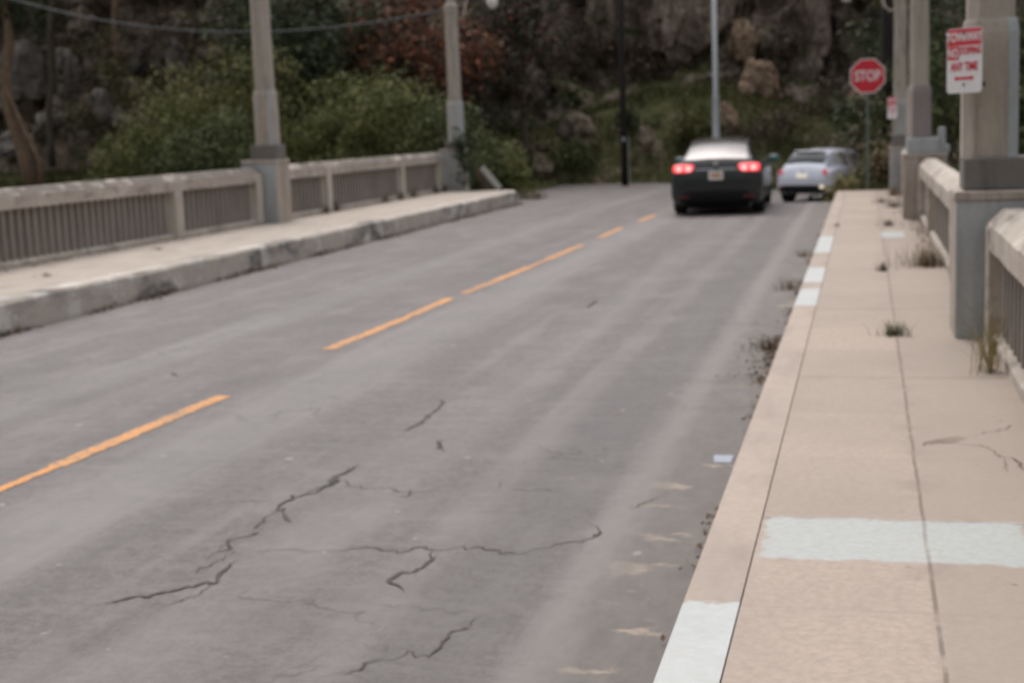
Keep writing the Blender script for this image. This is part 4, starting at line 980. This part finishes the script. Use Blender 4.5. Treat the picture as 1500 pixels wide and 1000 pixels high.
# debris by the far column
pk = MB().box((-.07, -.02, 0), (.07, .02, .75)).build('plank', M['plank'], bevel=.006, loc=at(732, 276, 37.6)); pk.rotation_euler = (R(8), R(-38), 0); tag(pk, 'short white plank leaning over the weeds by the far column', 'plank')
bd = MB().box((-.12, -.025, 0), (.12, .025, .9)).build('board', M['board'], bevel=.006, loc=at(720, 278, 37.9)); bd.rotation_euler = (R(6), R(-40), 0); tag(bd, 'weathered brown board lying beside the white plank', 'board')

# ------------------------------------------------------------------ rocks
def boulder(px, py, r, mat, seed, label, dy=.3, rot=0.):
    import bmesh
    q = pick_hill(px, py); b = at(px, py, q.y - dy); bm = bmesh.new(); bmesh.ops.create_icosphere(bm, subdivisions=5, radius=1); rd = random.Random(seed)
    planes = [(Vector((rd.gauss(0,1), rd.gauss(0,1), rd.gauss(0,1))).normalized(), rd.uniform(.55, .85)) for _ in range(16)]
    for v in bm.verts:
        for n, d in planes:
            e = v.co.dot(n) - d
            if e > 0: v.co -= n*e*.92
        v.co *= 1 + .20*noise.fractal(v.co*1.7 + Vector((seed*3.1, 0, 0)), .9, 2.1, 5); v.co += .16*(noise.cell(v.co*2.3 + Vector((seed, 0, 0))) - .5)*v.co; v.co.x *= r[0]; v.co.y *= r[1]; v.co.z *= r[2]
    me = bpy.data.meshes.new('boulder'); bm.to_mesh(me); bm.free(); me.materials.append(M[mat]); o = bpy.data.objects.new('boulder', me); C.objects.link(o); o.location = b; o.rotation_euler = (0, rot, seed)
    return tag(o, label, 'rock', 'rocks in the hillside')
boulder(34, 112, (1.1, .7, 1.5), 'greyrock', 1, 'tall grey boulder beside the leaning tan trunk', .35, .2)
boulder(98, 118, (.9, .6, 1.3), 'greyrock', 2, 'upright grey boulder beside the thin pale trunk', .2, -.35)
boulder(72, 178, (.95, .6, .6), 'greyrock', 3, 'squat grey boulder low among the vines', .4, .4)
boulder(180, 182, (.45, .4, .85), 'greyrock', 4, 'narrow pale grey rock next to the shrub row', .7, .45)
boulder(258, 82, (1.1, .5, .7), 'greyrock', 5, 'slanting grey slab beneath the cable', .5, -.75)
boulder(205, 95, (.5, .5, 1.3), 'greyrock', 6, 'grey rib of rock between the olive vines and slab', .2, .55)
boulder(8, 215, (.8, .6, .6), 'greyrock', 7, 'grey boulder at the foot of the leaning tan trunk', .3, 0)
boulder(150, 150, (.6, .5, .9), 'greyrock', 14, 'mossy grey rock between the hanging vines', .2, .5)
boulder(120, 30, (1.0, .6, .9), 'cliff', 15, 'dark brown crag above the cable', .3, .2)
boulder(1086, 60, (.75, .6, 1.15), 'tanrock', 8, 'tan rock outcrop uppermost beside the street light', .25, .25)
boulder(1108, 125, (.95, .6, 1.5), 'tanrock', 9, 'larger tan brown outcrop above the cars', .25, -.3)
boulder(1068, 175, (.4, .4, .7), 'tanrock', 16, 'narrow tan rock right behind the street light pole', .25, .2)
boulder(1262, 150, (.7, .5, .35), 'tanrock', 10, 'tan brown ledge of rock behind the stop sign', .6, -.5)
boulder(880, 30, (1.5, .8, 2.6), 'cliff', 11, 'dark brown buttress beside the wooden pole', .15, .15)
boulder(985, 35, (1.4, .8, 2.4), 'cliff', 17, 'brown buttress between the wooden pole and the street light', .15, -.15)
boulder(1180, 60, (1.5, .8, 2.5), 'cliff', 18, 'brown buttress above the roof of the small car', .15, .2)
boulder(1035, 10, (1.2, .7, 1.8), 'cliff', 19, 'brown crag just beside the street light pole', .15, .1)
boulder(850, 195, (1.1, .6, .9), 'cliff', 20, 'dark brown rock face low on the bank, before the wooden pole', .4, .3)
boulder(790, 245, (.7, .5, .5), 'cliff', 21, 'brown rock at the roadside among low bushes', .4, -.3)
boulder(945, 205, (.45, .4, .5), 'cliff', 12, 'dark boulder on the bank by the wooden pole', .5, .2)
boulder(752, 232, (.35, .3, .5), 'greyrock', 13, 'small grey stone at the roadside foot of the bank', .4, .2)

# ------------------------------------------------------------------ light
EL, AZ = 62, 25          # sun elevation; azimuth measured from +Y towards -X (ahead, slightly left, over the hill)
w = bpy.data.worlds.new('World'); bpy.context.scene.world = w; w.use_nodes = True; nt = w.node_tree
sky = nt.nodes.new('ShaderNodeTexSky'); sky.sky_type = 'NISHITA'; sky.sun_disc = False
sky.sun_elevation = R(EL); sky.sun_rotation = R(-AZ); sky.dust_density = 4.; sky.air_density = 1.4
hs = nt.nodes.new('ShaderNodeHueSaturation'); hs.inputs['Saturation'].default_value = .22
nt.links.new(sky.outputs[0], hs.inputs['Color']); nt.links.new(hs.outputs[0], nt.nodes['Background'].inputs['Color'])
nt.nodes['Background'].inputs['Strength'].default_value = .15
sd = bpy.data.lights.new('sun', 'SUN'); sd.energy = .8; sd.angle = R(40); sd.color = (1, .95, .89)
so = bpy.data.objects.new('sun', sd); C.objects.link(so)
dv = Vector((-math.sin(R(AZ))*math.cos(R(EL)), math.cos(R(AZ))*math.cos(R(EL)), math.sin(R(EL))))
so.rotation_euler = dv.to_track_quat('Z', 'Y').to_euler()
sc = bpy.context.scene
sc.view_settings.view_transform = 'Standard'; sc.view_settings.look = 'None'; sc.view_settings.exposure = .5; sc.view_settings.gamma = 1
sc.cycles.max_bounces = 6; sc.cycles.use_denoising = True
